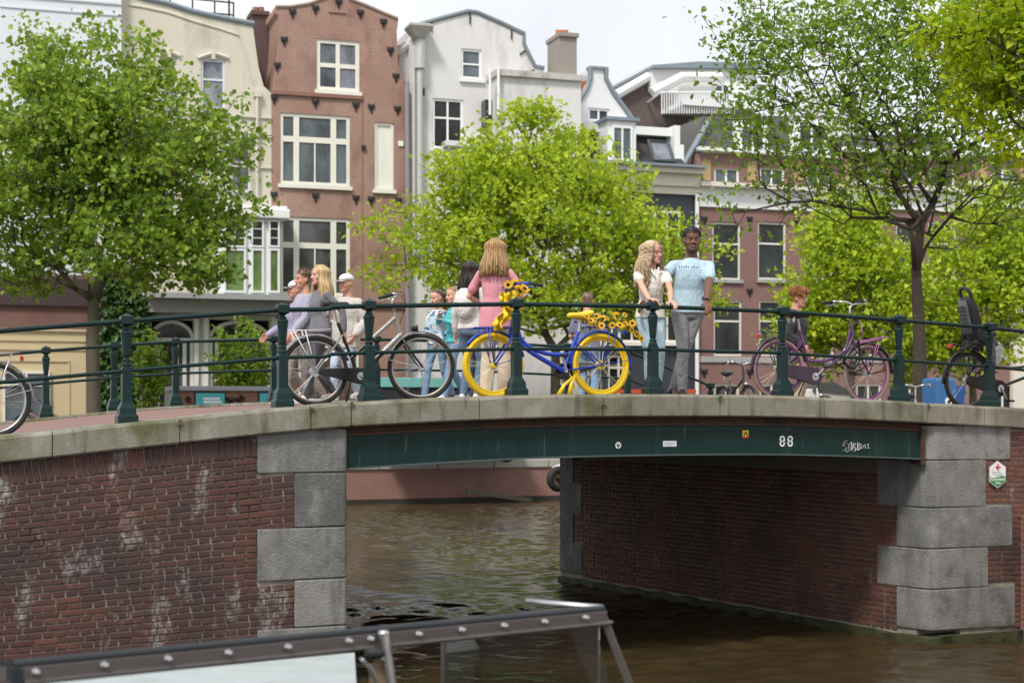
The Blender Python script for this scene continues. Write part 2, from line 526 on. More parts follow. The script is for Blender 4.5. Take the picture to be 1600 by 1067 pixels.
# abutment lintel, mortar core, plinth
MB().loft([[(ti(w) - .03, w, 1.93), (ti(w) + .5, w, 1.93), (ti(w) + .5, w, 2.28), (ti(w) - .03, w, 2.28)] for w in (.64, WE - .64)]).build('lintel_beam', CONC, bridge)
MB().loft([[(ti(w) + .012, w, -.6), (ti(w) + .5, w, -.6), (ti(w) + .5, w, 1.93), (ti(w) + .012, w, 1.93)] for w in (.02, WE)]).build('abutment_core', MORTAR, bridge)
MB().loft([[(ti(w) - .05 - .015*math.sin(w*5), w, -1), (ti(w) + .3, w, -1), (ti(w) + .3, w, .10), (ti(w) - .05 - .015*math.sin(w*5), w, .085 + .015*math.sin(w*9))] for w in [WF - .06 + k * .33 for k in range(25)]]).build('mossy_plinth', MOSS, bridge)
MB().bb(TR + .16, 9, WF - .06, .3, -1, .10).build('mossy_plinth', MOSS, bridge)
# left abutment body (hidden side) and both wing cores
MB().bb(TL - 1.2, TL - .02, .88, DW - .2, -.6, 2.28).build('abutment_core', MORTAR, bridge)
rings = []
for t in np.linspace(-16, narrow - .0, 30):
    rings.append([(t, WF + .012, -.6), (t, .5, -.6), (t, .5, zc(t) - .24), (t, WF + .012, zc(t) - .24)])
MB().loft(rings).build('wing_core', MORTAR, bridge)
rings = []
for t in np.linspace(TR + .5, 18, 20):
    rings.append([(t, WF + .012, -.6), (t, .5, -.6), (t, .5, zc(t) - .245), (t, WF + .012, zc(t) - .245)])
MB().loft(rings).build('wing_core', MORTAR, bridge)
# bricks
def brick_mesh(L, H, D, seed):
    rnd = random.Random(seed)
    bm = bmesh.new()
    bmesh.ops.create_cube(bm, size=1)
    bmesh.ops.scale(bm, vec=(L, D, H), verts=bm.verts)
    for v in bm.verts: v.co += Vector((rnd.uniform(-.004, .004), rnd.uniform(-.002, .002), rnd.uniform(-.003, .003)))
    bmesh.ops.bevel(bm, geom=[e for e in bm.edges if all(v.co.y < 0 for v in e.verts)], offset=.005, segments=1, affect='EDGES')
    me = bpy.data.meshes.new('brick'); bm.to_mesh(me); bm.free()
    me.materials.append(BRICK)
    return me
BS = [brick_mesh(1, 1, .1, k) for k in range(4)]
for me in BS: pass
def brick_verts(me): return [v.co.copy() for v in me.vertices], [tuple(p.vertices) for p in me.polygons]
SM = [brick_mesh(.2, .05, .1, 10 + k) for k in range(5)]       # stretchers
HM = [brick_mesh(.095, .05, .1, 20 + k) for k in range(5)]     # headers
wing = MB().bb(-5.5, -5.45, .2, .25, 0, .3).build('wing_wall', MORTAR, bridge)
laid = []          # (mesh, loc, rot, zscale, kind)
NR = 35
def row_z(t, k):
    top = zc(t) - .24 - .205
    return lerp(top, .0, (k + .5) / NR)
def left_edge(z):
    for i in range(6):
        if lz[i+1] - .02 <= z <= lz[i] + .02: return wide if i % 2 == 0 else narrow
    return narrow
for k in range(NR):
    L = .2145 if k % 2 == 0 else .109
    end = left_edge(row_z(-2.6, k)) - .006
    t = end - L / 2 + .005 - (L * .5 if k % 4 >= 2 else 0) * 0 
    if k % 2 == 0 and k % 4 == 2: # half bond: start with a header
        laid.append((random.choice(HM), t + L/2 - .055, k)); t -= .109
    while t > -5.45:
        laid.append((random.choice(SM if L > .2 else HM), t - random.uniform(-.002, .002), k))
        t -= L + random.uniform(-.003, .004)
items = []
for me, t, k in laid:
    z = row_z(t, k); dz = (row_z(t, k - 1) - row_z(t, k + 1)) / 2
    a = math.atan2(row_z(t + .05, k) - row_z(t - .05, k), .1)
    items.append((me, (t, WF + .045 + random.uniform(-.004, .003), z), -a + random.uniform(-.006, .006), (dz - .0105) / .05))
t = wide - .03
while t > -5.5:                # soldier course under the coping
    a = slope(t)
    items.append((random.choice(HM), (t, WF + .044 + random.uniform(-.003, .003), zc(t) - .24 - .103), 'S', 1))
    t -= .0615
items.sort(key=lambda it: -it[1][2])
stuff = MB()
nobj = 0
for n, (me, loc, a, zs) in enumerate(items):
    if a == 'S': rot = (0, math.pi/2 - slope(loc[0]), 0); sc = (2.08, 1, 1)
    else: rot = (0, a, 0); sc = (1, 1, zs)
    if n < 300:
        inst('brick', me, wing, loc, rot, sc)
    else:
        vs, fs = brick_verts(me)
        stuff.add(vs, fs, Matrix.LocRotScale(Vector(loc), Euler(rot), Vector(sc)))
# bricks beyond the frame on the left and to the right of the right pier
rt = MB()
for k in range(40):
    z0 = 2.40 - k * .0605
    if z0 < .14: break
    i = max(j for j in range(5) if rz[j] + .02 >= z0) if z0 < rz[0] else 0
    L = .2145 if k % 2 == 0 else .109
    t = ftr[i] + .008 + L / 2
    while t < 8.6:
        z = z0 + (zc(t) - zc(6.4)) * max(0, (z0 - .2) / 2.2)
        if z < zc(t) - .30:
            vs, fs = brick_verts(random.choice(SM if L > .2 else HM))
            rt.add(vs, fs, Matrix.LocRotScale(Vector((t, WF + .045, z)), Euler((0, 0, 0)), Vector((1, 1, 1))))
        t += L
o = stuff.build('brickwork', BRICK, wing); tag(o, kind='stuff')
rw = rt.build('brickwork', BRICK2, bridge); tag(rw, kind='stuff')
# abutment inner wall bricks (small in the photo): joined
ab = MB()
ang = math.atan2(1, -.107)
for k in range(30):
    z = 1.90 - k * .0605
    if z < .12: break
    i = max([j for j in range(5) if rz[j] + .01 >= z] or [0])
    wa = inw[i] + .01; wb = WE - (.38 if i % 2 else .62) - .01
    L = .2145 if k % 2 == 0 else .109
    w = wa + L / 2
    while w < wb:
        vs, fs = brick_verts(random.choice(SM if L > .2 else HM))
        M = Matrix.Translation((ti(w) + .045, w, z + random.uniform(-.002, .002))) @ Matrix.Rotation(ang + math.pi, 4, 'Z')
        ab.add(vs, fs, M)
        w += L
o = ab.build('abutment_brickwork', BRICK2, bridge); tag(o, kind='stuff')

# dry weeds in the coping joints
WEED = mat('dry weed', (.20, .15, .07), .9, var=.3); WEEDG = mat('green weed', (.07, .12, .025), .8, var=.3)
for k, (x, y, wm) in enumerate(((943, 629, WEED), (281, 660, WEED), (486, 640, WEEDG), (1125, 622, WEEDG), (1450, 634, WEEDG), (549, 632, WEEDG))):
    t, z = BR.tz(x, y, -.25)
    wr = thing('weed', BR.pt(t, -.25, z), ('dry brown' if wm is WEED else 'small green') + ' weed in the coping joint ' + ('beside the yellow rear wheel', 'left of the stone pier', 'at the left pier railing post', 'right of the couple', 'above the right pier', 'where the girder begins on the left')[k], 'weed', BR.a)
    m = MB(); rg = random.Random(k)
    for q in range(16):
        a = rg.uniform(0, 6.28); L = rg.uniform(.02, .06) * (1.2 if k < 1 else .8)
        m.tube([(0, .0, 0), (L*.5*math.cos(a), -.012, L*.5*math.sin(a) + .006), (L*math.cos(a), -.02*rg.random(), L*math.sin(a)*.8 - .004)], [.003, .004, .001], 4)
    m.build('stalks', wm, wr)['kind'] = 'stuff'
# ------------------------------------------------------------------ marks on the girder
WHITE = simple('white sticker print', (.75, .76, .74), .5)
def on_girder(x, y):
    t, z = BR.tz(x, y, -.118)
    return t, z
def stroke(pts, r, px=True):
    m = MB()
    q = []
    for x, y in pts:
        t, z = on_girder(x, y); q.append((t, -.1185, z))
    m.tube(q, r, 5, flat=.25)
    return m
def ring_mark(x, y, ro, ri, name, m):
    t, z = on_girder(x, y)
    b = MB(); n = 20
    vs = []
    for k in range(n):
        a = 2*math.pi*k/n
        vs += [(t + ro*math.cos(a), -.1175, z + ro*math.sin(a)), (t + ri*math.cos(a), -.1175, z + ri*math.sin(a))]
    b.add(vs, [(2*k, 2*k+1, (2*k+3) % (2*n), (2*k+2) % (2*n)) for k in range(n)])
    return b
m8 = MB()
for dx in (-6.2, 6.2):
    for dy in (-3.6, 3.6):
        b = ring_mark(1228.5 + dx, 689 + dy, .0345, .017, '', WHITE); m8.add(b.v, b.f)
for q in ([(1226, 691), (1227.2, 692.5), (1229.8, 692.5), (1231, 691)], [(1226.6, 687), (1226.6, 688.2)], [(1230.4, 687), (1230.4, 688.2)], [(1223, 689), (1226, 690.5)], [(1234, 689), (1231, 690.5)]):
    b = stroke(q, .0045); m8.add(b.v, b.f)
o = m8.build('double_eight_emblem', WHITE, NEAR_GIRDER)
g = MB()
for q in ([(1325,693),(1319,692),(1317,696),(1323,699),(1321,703),(1317,702)], [(1331,692),(1326,694),(1326,701),(1330,701)], [(1332,702),(1333,692),(1337,693),(1334,697),(1338,702)],
          [(1330,690),(1330,703)], [(1340,703),(1340,691),(1344,693),(1341,697),(1345,700),(1340,703)], [(1322,706),(1328,703),(1335,705),(1337,702)],
          [(1318,704),(1322,705)],
          [(1343,696),(1346,694),(1347,697),(1343,701),(1348,700)], [(1351,694),(1349,698),(1351,700),(1353,697),(1351,694)], [(1355,695),(1356.5,693),(1356.5,700),(1354.5,700.5),(1359,699.5)], [(1318,690),(1324,688)]):
    b = stroke(q, .0045); g.add(b.v, b.f)
g.build('graffiti_tag', WHITE, NEAR_GIRDER)
g = MB()
b = ring_mark(966, 695.5, .034, .021, '', WHITE); g.add(b.v, b.f)
for q in ([(963.5, 692.5), (968.5, 698)], [(968, 692.5), (964.5, 696)], [(965,699),(968,699.5)]):
    b = stroke(q, .005); g.add(b.v, b.f)
g.build('round_sticker', WHITE, NEAR_GIRDER)
def sticker(x0, y0, x1, y1, name, m):
    t0, z0 = on_girder(x0, y1); t1, z1 = on_girder(x1, y0)
    return MB().bb(t0, t1, -.1185, -.1155, z0, z1).build(name, m, NEAR_GIRDER)
st = sticker(1036, 688.5, 1057, 697.5, 'paper_sticker', simple('pale paper', (.62, .66, .70)))
g = MB()
for yy in (691.3, 693.2, 695): b = stroke([(1038.5, yy), (1054 - (yy > 694) * 5, yy - .3)], .003); g.add(b.v, b.f)
g.build('sticker_print', simple('grey print', (.28, .32, .38)), NEAR_GIRDER)
sticker(1160, 672, 1169.5, 681.5, 'yellow_sticker', simple('yellow sticker', (.75, .52, .02)))
sticker(1160, 681.5, 1169.5, 684, 'red_sticker', simple('red sticker', (.5, .05, .02)))
g = MB()
b = stroke([(1162, 681), (1163.5, 677), (1165, 675.5), (1167, 678), (1168, 681)], .009); g.add(b.v, b.f)
g.build('sticker_print', simple('black print', (.03, .02, .01)), NEAR_GIRDER)
# hexagonal route sign on the brick to the right of the pier
sgt, sgz = BR.tz(1558.5, 741, WF - .03)
sign = thing('route_sign', BR.pt(sgt, WF - .03, sgz), 'white and green hexagonal canal route sign with red arrow on brick wall', 'sign', BR.a)
s = 1 / 132.0
def hexa(k, cut=None): return [(0, 20.5*k*s), (15.5*k*s, 11*k*s), (15.5*k*s, -11*k*s), (0, -20.5*k*s), (-15.5*k*s, -11*k*s), (-15.5*k*s, 11*k*s)]
MB().prism(hexa(1.06), .0, .012).build('rim', simple('sign rim grey', (.18, .2, .2)), sign)
MB().prism(hexa(1.0), -.003, .0).build('plate', simple('sign white', (.74, .76, .76), .35), sign)
gp = [(-14.6*s, -3*s), (-10*s, -5*s), (-4*s, -4.4*s), (3*s, -2.6*s), (9*s, -2.2*s), (14.6*s, -3.4*s), (14.6*s, -10.6*s), (0, -19.3*s), (-14.6*s, -10.6*s)]
MB().prism(gp, -.0055, -.0032).build('green_field', simple('sign green', (.02, .22, .06), .4), sign)
g = MB(); RED = simple('sign red', (.55, .02, .03), .4)
g.tube([(-2*s, -.005, 11.5*s), (4.5*s, -.005, 11.5*s), (4.5*s, -.005, 11.5*s)], 1.1*s, 6)
g.tube([(1.2*s, -.005, 16*s), (-3.2*s, -.005, 11.5*s), (1.2*s, -.005, 7*s)], 1.1*s, 6)
g.build('arrow', RED, sign)
g = MB()
for k, (x0, x1) in enumerate(((-10, 5), (-10, 9), (-8, 9))):
    g.bb(x0*s, x1*s, -.0045, -.0030, (3.2 - 2.1*k)*s, (4.0 - 2.1*k)*s)
for k in range(4): g.bb(-11*s, -10*s, -.0045, -.003, (8.5-2*k)*s, (9.6-2*k)*s)
g.build('small_print', simple('sign grey print', (.35, .33, .36)), sign)
def text(name, body, size, loc, m, par, rot=(R(90), 0, 0)):
    c = bpy.data.curves.new(name, 'FONT'); c.body = body; c.size = size; c.align_x = 'CENTER'; c.extrude = .001
    c.offset = size * .012
    tmp = bpy.data.objects.new(name, c); COL.objects.link(tmp)
    me = bpy.data.meshes.new_from_object(tmp.evaluated_get(bpy.context.evaluated_depsgraph_get()))
    bpy.data.objects.remove(tmp)
    me.materials.clear(); me.materials.append(m)
    o = bpy.data.objects.new(name, me); COL.objects.link(o); o.parent = par; o.location = loc; o.rotation_euler = rot
    return o
text('lettering', 'Grachten', 7.2*s, (0, -.0065, -9.4*s), WHITE, sign)
text('lettering', 'route', 5*s, (0, -.0065, -14.2*s), WHITE, sign)

# ------------------------------------------------------------------ railings
def post_mesh():
    m = MB()
    def sq(prof, n=4):
        ph = math.pi/4 if n == 4 else math.pi/8
        k = math.sqrt(2) if n == 4 else 1/math.cos(math.pi/8)
        m.lathe([(r*k, z) for r, z in prof], n, ph=ph)
    sq([(.102, -.03), (.102, .055), (.092, .07), (.084, .075), (.080, .13), (.056, .175), (.052, .185)])
    sq([(.050, .18), (.050, .495), (.044, .512), (.038, .515)])
    m.lathe([(.042, .50), (.054, .515), (.054, .535), (.040, .55), (.044, .56), (.044, .572), (.030, .585), (.030, .60)], 16)
    sq([(.030, .59), (.036, .61), (.055, .80), (.058, .815), (.054, .83), (.036, .845)], 8)
    m.lathe([(.034, .835), (.046, .845), (.046, .853), (.030, .862), (.030, .872), (.044, .882), (.05, .892)], 16)
    sq([(.046, .885), (.062, .895), (.064, .90), (.064, .962), (.060, .97), (.02, .988), (.004, 1.0)])
    m.v = [(x*.9, y*.9, z) for x, y, z in m.v]
    me = m.mesh('post'); me.materials.append(GREEN); return me
PM = post_mesh()
near_x = [197, 440, 575, 805, 1018, 1220, 1402, 1543]
near_t = [tx(x) for x in near_x]
near_t = [near_t[0] - 3.2, near_t[0] - 1.6] + near_t + [near_t[-1] + 1.5, near_t[-1] + 3.0]
rail = thing('railing', BR.pt(0, 0, 0), 'dark green railing with turned posts along the near bridge edge', 'railing', BR.a, 'bridge railings')
for t in near_t: inst('post', PM, rail, (t, -.03, zc(t)))
for h, r, nm in ((.925, .0235, 'top_rail'), (.47, .019, 'middle_rail')):
    for a, b in zip(near_t[:-1], near_t[1:]):
        pts = [(a, -.03, zc(a) + h), (b, -.03, zc(b) + h)]
        if abs(b - tx(575)) < .01:
            u = lerp(a, b, .50); v = lerp(a, b, .57)
            pts = [pts[0], (u, -.03, zc(a) + h + .016), (v, -.03, zc(b) + h - .02), pts[1]]
        MB().tube(pts, r, 10).build(nm, GREEN, rail, smooth='auto')
rail2 = thing('railing', BR.pt(0, 0, 0), 'dark green railing along the far bridge edge behind the pedestrians', 'railing', BR.a, 'bridge railings')
far_t = [-8.2, -6.4, -4.95, -3.55, -2.62, -1.75, -.3, 1.3, 2.9, 4.5, 5.6]
pts_far = [(t, DW, zc(t)) for t in far_t]
e = P(1110, 698, 27.5); et, ew = BR.tw(e.x, e.y); pts_far.append((et, ew, 2.2))
for t, w, z in pts_far: inst('post', PM, rail2, (t, w, z))
for h, r, nm in ((.925, .0235, 'top_rail'), (.47, .019, 'middle_rail')):
    for a, b in zip(pts_far[:-1], pts_far[1:]):
        MB().tube([(a[0], a[1], a[2] + h), (b[0], b[1], b[2] + h)], r, 8).build(nm, GREEN, rail2, smooth='auto')

# ------------------------------------------------------------------ far quay and right bank
QB = brick_mat('quay brick', (.26, .105, .08), (.20, .085, .07), (.27, .24, .21), .22, .065, stain=((.10, .10, .06), 1.2, .6, .75, .12))
quay = thing('quay_wall', QU.pt(0, 0, 0), 'far brick quay wall with pale stone edge beyond the bridge opening', 'wall', QU.a)
MB().bb(-60, 80, 0, .6, -.8, 1.02).build('brick_face', QB, quay)
MB().bb(-60, 80, -.05, .03, -.5, .14).build('timber_waling', mat('wet black timber', (.025, .022, .015), .7, var=.4), quay)
tt = -60
k = 0
while tt < 78:
    MB().bb(tt + .01, tt + 1.78, -.06, .65, 1.02, 1.26).build('edge_stone', mat('pale quay stone', (.38, .37, .34), .85, var=.2), quay, bevel=.015) if -14 < tt < 12 else MB().bb(tt + .01, tt + 1.78, -.06, .65, 1.02, 1.26).build('edge_stone', mat('pale quay stone', (.38, .37, .34), .85), quay)
    tt += 1.8
plank = MB().bb(-1.1, 1.1, -.10, .02, -.06, .06, Matrix.Rotation(R(9), 4, 'Y')).build('floating_plank', mat('weathered plank', (.12, .11, .07), .85, var=.3))
plank.location = QU.pt(*[QU.tz(770, 776)[0], -.45, .2])
plank.rotation_euler = (0, 0, QU.a + .1)
tag(plank, 'weathered plank sticking out of the water at the far quay', 'plank')
# right bank behind the bridge and near bank out of frame
bank = MB()
rb = [(ti(WE) + .58, WE - .2), (ti(WE) + 1.3, WE + 1.2), (24, WE + 1.2), (24, .2), (TR + .7, .2)]
bank.add([(x, y, -1) for x, y in rb] + [(x, y, 1.9) for x, y in rb], [(0, 1, 2, 3, 4), (9, 8, 7, 6, 5)] + [(i, (i+1) % 5, (i+1) % 5 + 5, i + 5) for i in range(5)])
o = bank.build('right_bank', QB); o.location = BR.pt(0, 0, 0); o.rotation_euler = (0, 0, BR.a); tag(o, kind='structure')
o = MB().bb(9.5, 40, -2.0, 20, -1, 1.45).build('near_bank', QB); o.rotation_euler = (0, 0, .2); tag(o, kind='structure')
# ------------------------------------------------------------------ houses across the water
from mathutils.geometry import tessellate_polygon
CREAMP = mat('cream painted frame', (.74, .72, .64), .5, var=.06)
WHITEP = mat('white painted wood', (.78, .79, .79), .5, var=.06)
GLASS = glass_mat('window glass', (.075, .09, .10))
GLASSD = glass_mat('dark window glass', (.022, .026, .026))
GLASSB = glass_mat('curtained window glass', (.16, .17, .20), .1)
ZINC = mat('zinc flashing', (.23, .27, .31), .5, .3)
PIPE = mat('grey drainpipe', (.30, .31, .34), .5)
IRON = mat('black wall iron', (.012, .012, .013), .6)
SILLG = mat('grey stone sill', (.36, .36, .36), .8)
class House:
    def __init__(s, name, xc, label, w=0., cat='house'):
        s.w = w
        s.tc = FA.tz(xc, HY, w)[0]
        s.root = thing(name, FA.pt(s.tc, w, 1.24), label, cat, FA.a)
    def q(s, x, y, w=0.):
        t, z = FA.tz(x, y, s.w + w)
        return t - s.tc, z - 1.24
    def wall(s, poly, holes, m, depth=7., name='wall', y0=0.):
        out = [s.q(*p) for p in poly]
        hs = []
        for x0, yy0, x1, yy1 in holes:
            a, b = s.q((x0+x1)/2, yy0), s.q((x0+x1)/2, yy1)
            xa, xb = s.q(x0, (yy0+yy1)/2)[0], s.q(x1, (yy0+yy1)/2)[0]
            hs.append([(xa, b[1]), (xb, b[1]), (xb, a[1]), (xa, a[1])])
        polys = [[Vector((p[0], p[1], 0)) for p in pl] for pl in [out] + hs]
        tris = tessellate_polygon(polys)
        flat = [p for pl in [out] + hs for p in pl]
        b = MB()
        b.add([(p[0], y0, p[1]) for p in flat], [tuple(t) for t in tris])
        n = len(out)
        b.add([(p[0], y0, p[1]) for p in out] + [(p[0], depth, p[1]) for p in out], [(i, (i+1) % n, (i+1) % n + n, i + n) for i in range(n)] + [tuple(range(n, 2*n))])
        for h in hs:
            b.add([(p[0], y0, p[1]) for p in h] + [(p[0], y0 + .22, p[1]) for p in h], [(i, (i+1) % 4, (i+1) % 4 + 4, i + 4) for i in range(4)])
        me = bpy.data.meshes.new(name); me.from_pydata(b.v, [], b.f)
        bm = bmesh.new(); bm.from_mesh(me); bmesh.ops.remove_doubles(bm, verts=bm.verts[:], dist=.0005)
        bmesh.ops.recalc_face_normals(bm, faces=bm.faces[:]); bm.to_mesh(me); bm.free()
        return link(name, me, m, s.root)
    def rect(s, x0, y0, x1, y1, wa, wb, name, m, par=None, bevel=0):
        xa, xb = s.q(x0, (y0+y1)/2)[0], s.q(x1, (y0+y1)/2)[0]
        za, zb = s.q((x0+x1)/2, y1)[1], s.q((x0+x1)/2, y0)[1]
        return MB().bb(xa, xb, wa, wb, za, zb).build(name, m, par or s.root, bevel=bevel)
    def win(s, x0, y0, x1, y1, vs=(), hs=(), fm=None, gm=None, sill=True, b=.085, extra=(), base=0., gmix=None, pw=.07):
        fm, gm = fm or CREAMP, gm or GLASS
        xa, xb = s.q(x0, (y0+y1)/2)[0], s.q(x1, (y0+y1)/2)[0]
        za, zb = s.q((x0+x1)/2, y1)[1], s.q((x0+x1)/2, y0)[1]
        f = MB()
        w0, w1 = base + .05, base + .16
        f.bb(xa, xa + b, w0, w1, za, zb); f.bb(xb - b, xb, w0, w1, za, zb)
        f.bb(xa + b, xb - b, w0, w1, za, za + b); f.bb(xa + b, xb - b, w0, w1, zb - b, zb)
        xs = [xa + b] + [lerp(xa, xb, v) for v in vs] + [xb - b]
        zs = [za + b] + [lerp(zb, za, v) for v in sorted(hs, reverse=True)] + [zb - b]
        for v in xs[1:-1]: f.bb(v - pw/2, v + pw/2, w0 + .005, w1, za + b, zb - b)
        for i in range(len(xs) - 1):
            l = xs[i] + (pw/2 if i else 0); r = xs[i+1] - (pw/2 if i < len(xs)-2 else 0)
            for v in zs[1:-1]: f.bb(l, r, w0 + .01, w1, v - pw/2, v + pw/2)
        for u0, v0, u1, v1 in extra:
            f.bb(lerp(xa, xb, u0) - .025, lerp(xa, xb, u1) + .025, w0 + .02, w1, lerp(zb, za, v1) - .025, lerp(zb, za, v0) + .025)
        fr = f.build('window', fm, s.root)
        for i in range(len(xs) - 1):
            for j in range(len(zs) - 1):
                MB().bb(xs[i] - .01, xs[i+1] + .01, base + .10, base + .12, zs[j] - .01, zs[j+1] + .01).build('pane', gm if not gmix else random.choice(gmix), fr)
        if sill:
            MB().bb(xa - .07, xb + .07, base - .10, base + .16, za - .13, za - .002).build('sill', fm if sill is True else sill, fr)
        return fr
    def pipe(s, pts, r, m=PIPE, w=-.12, name='drainpipe'):
        return MB().tube([(lambda q: (q[0], w, q[1]))(s.q(x, y)) for x, y in pts], r, 8).build(name, m, s.root, smooth='auto')
def anchor_mesh():
    m = MB()
    m.ball((0, -.04, .06), (.10, .035, .10), 8, 6)
    m.bb(-.12, -.08, -.05, -.01, .02, .16); m.bb(.08, .12, -.05, -.01, .02, .16)
    m.bb(-.03, .03, -.05, 0, -.16, .02); m.bb(-.06, .06, -.05, 0, -.06, -.03)
    me = m.mesh('wall_anchor'); me.materials.append(IRON); return me
ANCH = anchor_mesh()

# --- white building at the far left, with a beige shop front below
A = House('shop_building', 60, 'tall white building with beige wooden shop front behind the left tree', -.4)
BRD = brick_mat('house brick dark', (.19, .075, .06), (.14, .06, .05), (.2, .17, .15), .2, .062)
WHW = mat('white rendered wall', (.66, .69, .73), .8, var=.05, vs=.6)
A.wall([(-160, 430), (-160, -90), (190, -90), (190, 430)], [], WHW, 9)
A.wall([(-160, 680), (-160, 430.5), (190, 430.5), (190, 680)], [], BRD, 8.9, 'brick_base', .01)
A.rect(-160, 432, 138, 477, -.12, .02, 'fascia', mat('aubergine fascia', (.055, .03, .035), .6), bevel=.02)
BEI = mat('beige painted boards', (.56, .46, .28), .55, var=.06, vs=2)
A.rect(-160, 517, 134, 690, -.16, .02, 'shop_front', BEI)
for y in (513, 529, 543, 561): A.rect(-160, y, 134 if y < 550 else 108, y + 3.4, -.24 if y == 513 else -.20, -.155, 'moulding', BEI)
for x in (106, 131): A.rect(x, 566, x + 3, 690, -.19, -.155, 'moulding', BEI)
A.win(4, 580, 78, 690, (.5,), (.2,), CREAMP, GLASS, False, base=-.33)
A.rect(-160, -8, 190, -5, -.05, .01, 'string_course', mat('pale zinc', (.6, .62, .65), .6))
A.rect(0, 16, 190, 19, -.04, .01, 'string_course', WHW)

# --- cream house
CRM = mat('cream rendered wall', (.60, .565, .47), .85, var=.10, vs=.5, bump=.2, bs=20, stain=[((.30, .28, .22), .9, .55, .8, .5), ((.26, .25, .21), 2.5, .66, .8, .25)])
B = House('cream_house', 310, 'cream plastered house with curved gable and white bay window', 0)
out = [(190, 680), (190, -12), (225, 0), (262, 8), (300, 20), (345, 30), (395, 40), (399, 70), (404, 105), (412, 135), (424, 146), (424, 680)]
B.wall(out, [(314, 93, 352, 172), (252, 90, 276, 168), (360, 222, 392, 300), (235, 500, 302, 640), (328, 500, 425 - 4, 640)], CRM)
edge = [(190, -14), (225, -2), (262, 6), (300, 18), (345, 28), (397, 38)]
B.pipe(edge, .10, ZINC, .0, 'roof_edge')
B.pipe([(200, 8), (225, 12), (262, 20), (300, 33), (345, 46), (375, 56), (385, 95), (394, 135), (396, 145)], .05, CRM, .0, 'moulding')
for x0, y0, x1, y1 in ((314, 93, 352, 172), (252, 90, 276, 168), (360, 222, 392, 300)):
    B.win(x0, y0, x1, y1, (), (.40,), mat('lilac white frame', (.66, .66, .72), .5), GLASSB, SILLG)
    a, b, c = B.q(x0 - 5, y0 + 4), B.q((x0+x1)/2, y0 - 8), B.q(x1 + 5, y0 + 4)
    MB().tube([(p.x, -.03, p.y) for p in cr([(a[0], a[1]+.12, 0), (b[0], b[1], 0), (c[0], c[1]+.12, 0)], 8) for p in [Vector((p.x, p.y))]], .07, 6).build('hood_mould', CRM, B.root)
    B.rect((x0+x1)/2 - 3, y0 - 11, (x0+x1)/2 + 3, y0 + 1, -.12, .0, 'keystone', CRM)
for y in (177, 203, 207, 256): B.rect(190, y, 424, y + 2.5, -.07, .0, 'string_course', CRM)
B.pipe([(401, 150), (401, 330)], .06, CRM)
B.rect(396, 143, 407, 153, -.2, 0, 'rain_hopper', CRM)
# bay window
bay = B.rect(338, 345, 432, 468, -.7, .05, 'bay_window', WHITEP)
B.rect(330, 330, 446, 345, -.95, .05, 'bay_cornice', WHITEP, bevel=.04)
B.rect(335, 325, 442, 330, -.85, .05, 'bay_cornice', WHITEP)
for x0, x1 in ((345, 379), (387, 406.5), (414, 431)):
    B.win(x0, 348, x1, 390, (.5,) if x1 - x0 > 30 else (), (.33, .66), WHITEP, GLASSD, False, .06, base=-.86, pw=.025)
    B.win(x0, 392, x1, 460, (), (), WHITEP, glass_mat('glass with painted green reflection', (.10, .16, .05)), False, .07, base=-.86)  # green reflection is put into the pane colour
B.rect(225, 463, 446, 471, -1.3, .05, 'canopy', mat('canopy lead grey', (.33, .34, .36), .6))
B.rect(228, 471, 440, 492, -.9, .05, 'canopy_soffit', mat('canopy stone', (.30, .29, .28), .8))
for x0, x1, vs in ((235, 302, (.18, .62, .8)), (328, 421, (.12, .45, .6))):
    f = B.win(x0, 530, x1, 640, vs, (), WHITEP, glass_mat('door glass', (.055, .055, .045)), False, .1, pw=.13)
    a, b = B.q(x0, 531)[0], B.q(x1, 531)[0]; zb = B.q((x0+x1)/2, 531)[1]; ztop = B.q((x0+x1)/2, 503)[1]
    arcp = [(lerp(a, b, .5 - .5*math.cos(math.pi*k/14)), lerp(zb, ztop, math.sin(math.pi*k/14))) for k in range(15)]
    MB().tube([(x, .08, z) for x, z in arcp], .07, 6).build('arch_frame', WHITEP, B.root)
    MB().prism(arcp, .14, .16).build('fanlight_pane', GLASSD, B.root)
    MB().bb(a, b, .03, .18, zb - .07, zb + .07).build('transom', WHITEP, B.root)
for x in (303, 318, 424): B.rect(x, 494, x + 7, 640, -.10, .02, 'pilaster', WHITEP)
B.rect(212, 492, 236, 690, -.05, .02, 'brick_pier', BRD)
# roof terrace rail and aerial
rl = MB()
a, b = B.q(266, 11, 3), B.q(365, 20, 3)
for dz in (0, .45): rl.cyl((a[0], 3, a[1] + dz - .1), (b[0], 3, b[1] + dz - .1), .03, n=6)
for u in (0, .35, .7, 1): rl.cyl((lerp(a[0], b[0], u), 3, lerp(a[1], b[1], u) - 1), (lerp(a[0], b[0], u), 3, lerp(a[1], b[1], u) + .36), .03, n=6)
c_ = B.q(358, 20, 3); rl.cyl((c_[0], 3, c_[1] - .6), (c_[0], 3, c_[1] + 1.0), .035, n=6)
rl.build('roof_rail', IRON, B.root)

# --- brick chimney between cream and brick house
DBR = brick_mat('chimney brick', (.10, .05, .05), (.08, .045, .045), (.14, .12, .11), .2, .065)
Cn = House('chimney', 406, 'dark brick chimney with two pots between cream and red house', 2.0, 'chimney')
Cn.rect(394, 22, 419, 160, 0, 1.0, 'stack', DBR)
Cn.rect(392, 18, 421, 24, -.1, 1.1, 'cap', DBR)
for x in (402, 411): Cn.pipe([(x, 18), (x, 8)], .11, mat('clay pot', (.30, .13, .09), .8), .4, 'chimney_pot')
Cn.wall([(412, 160), (424, 50), (437, 28), (437, 160)], [], mat('slate side', (.07, .07, .08), .7), 3, 'side_roof')
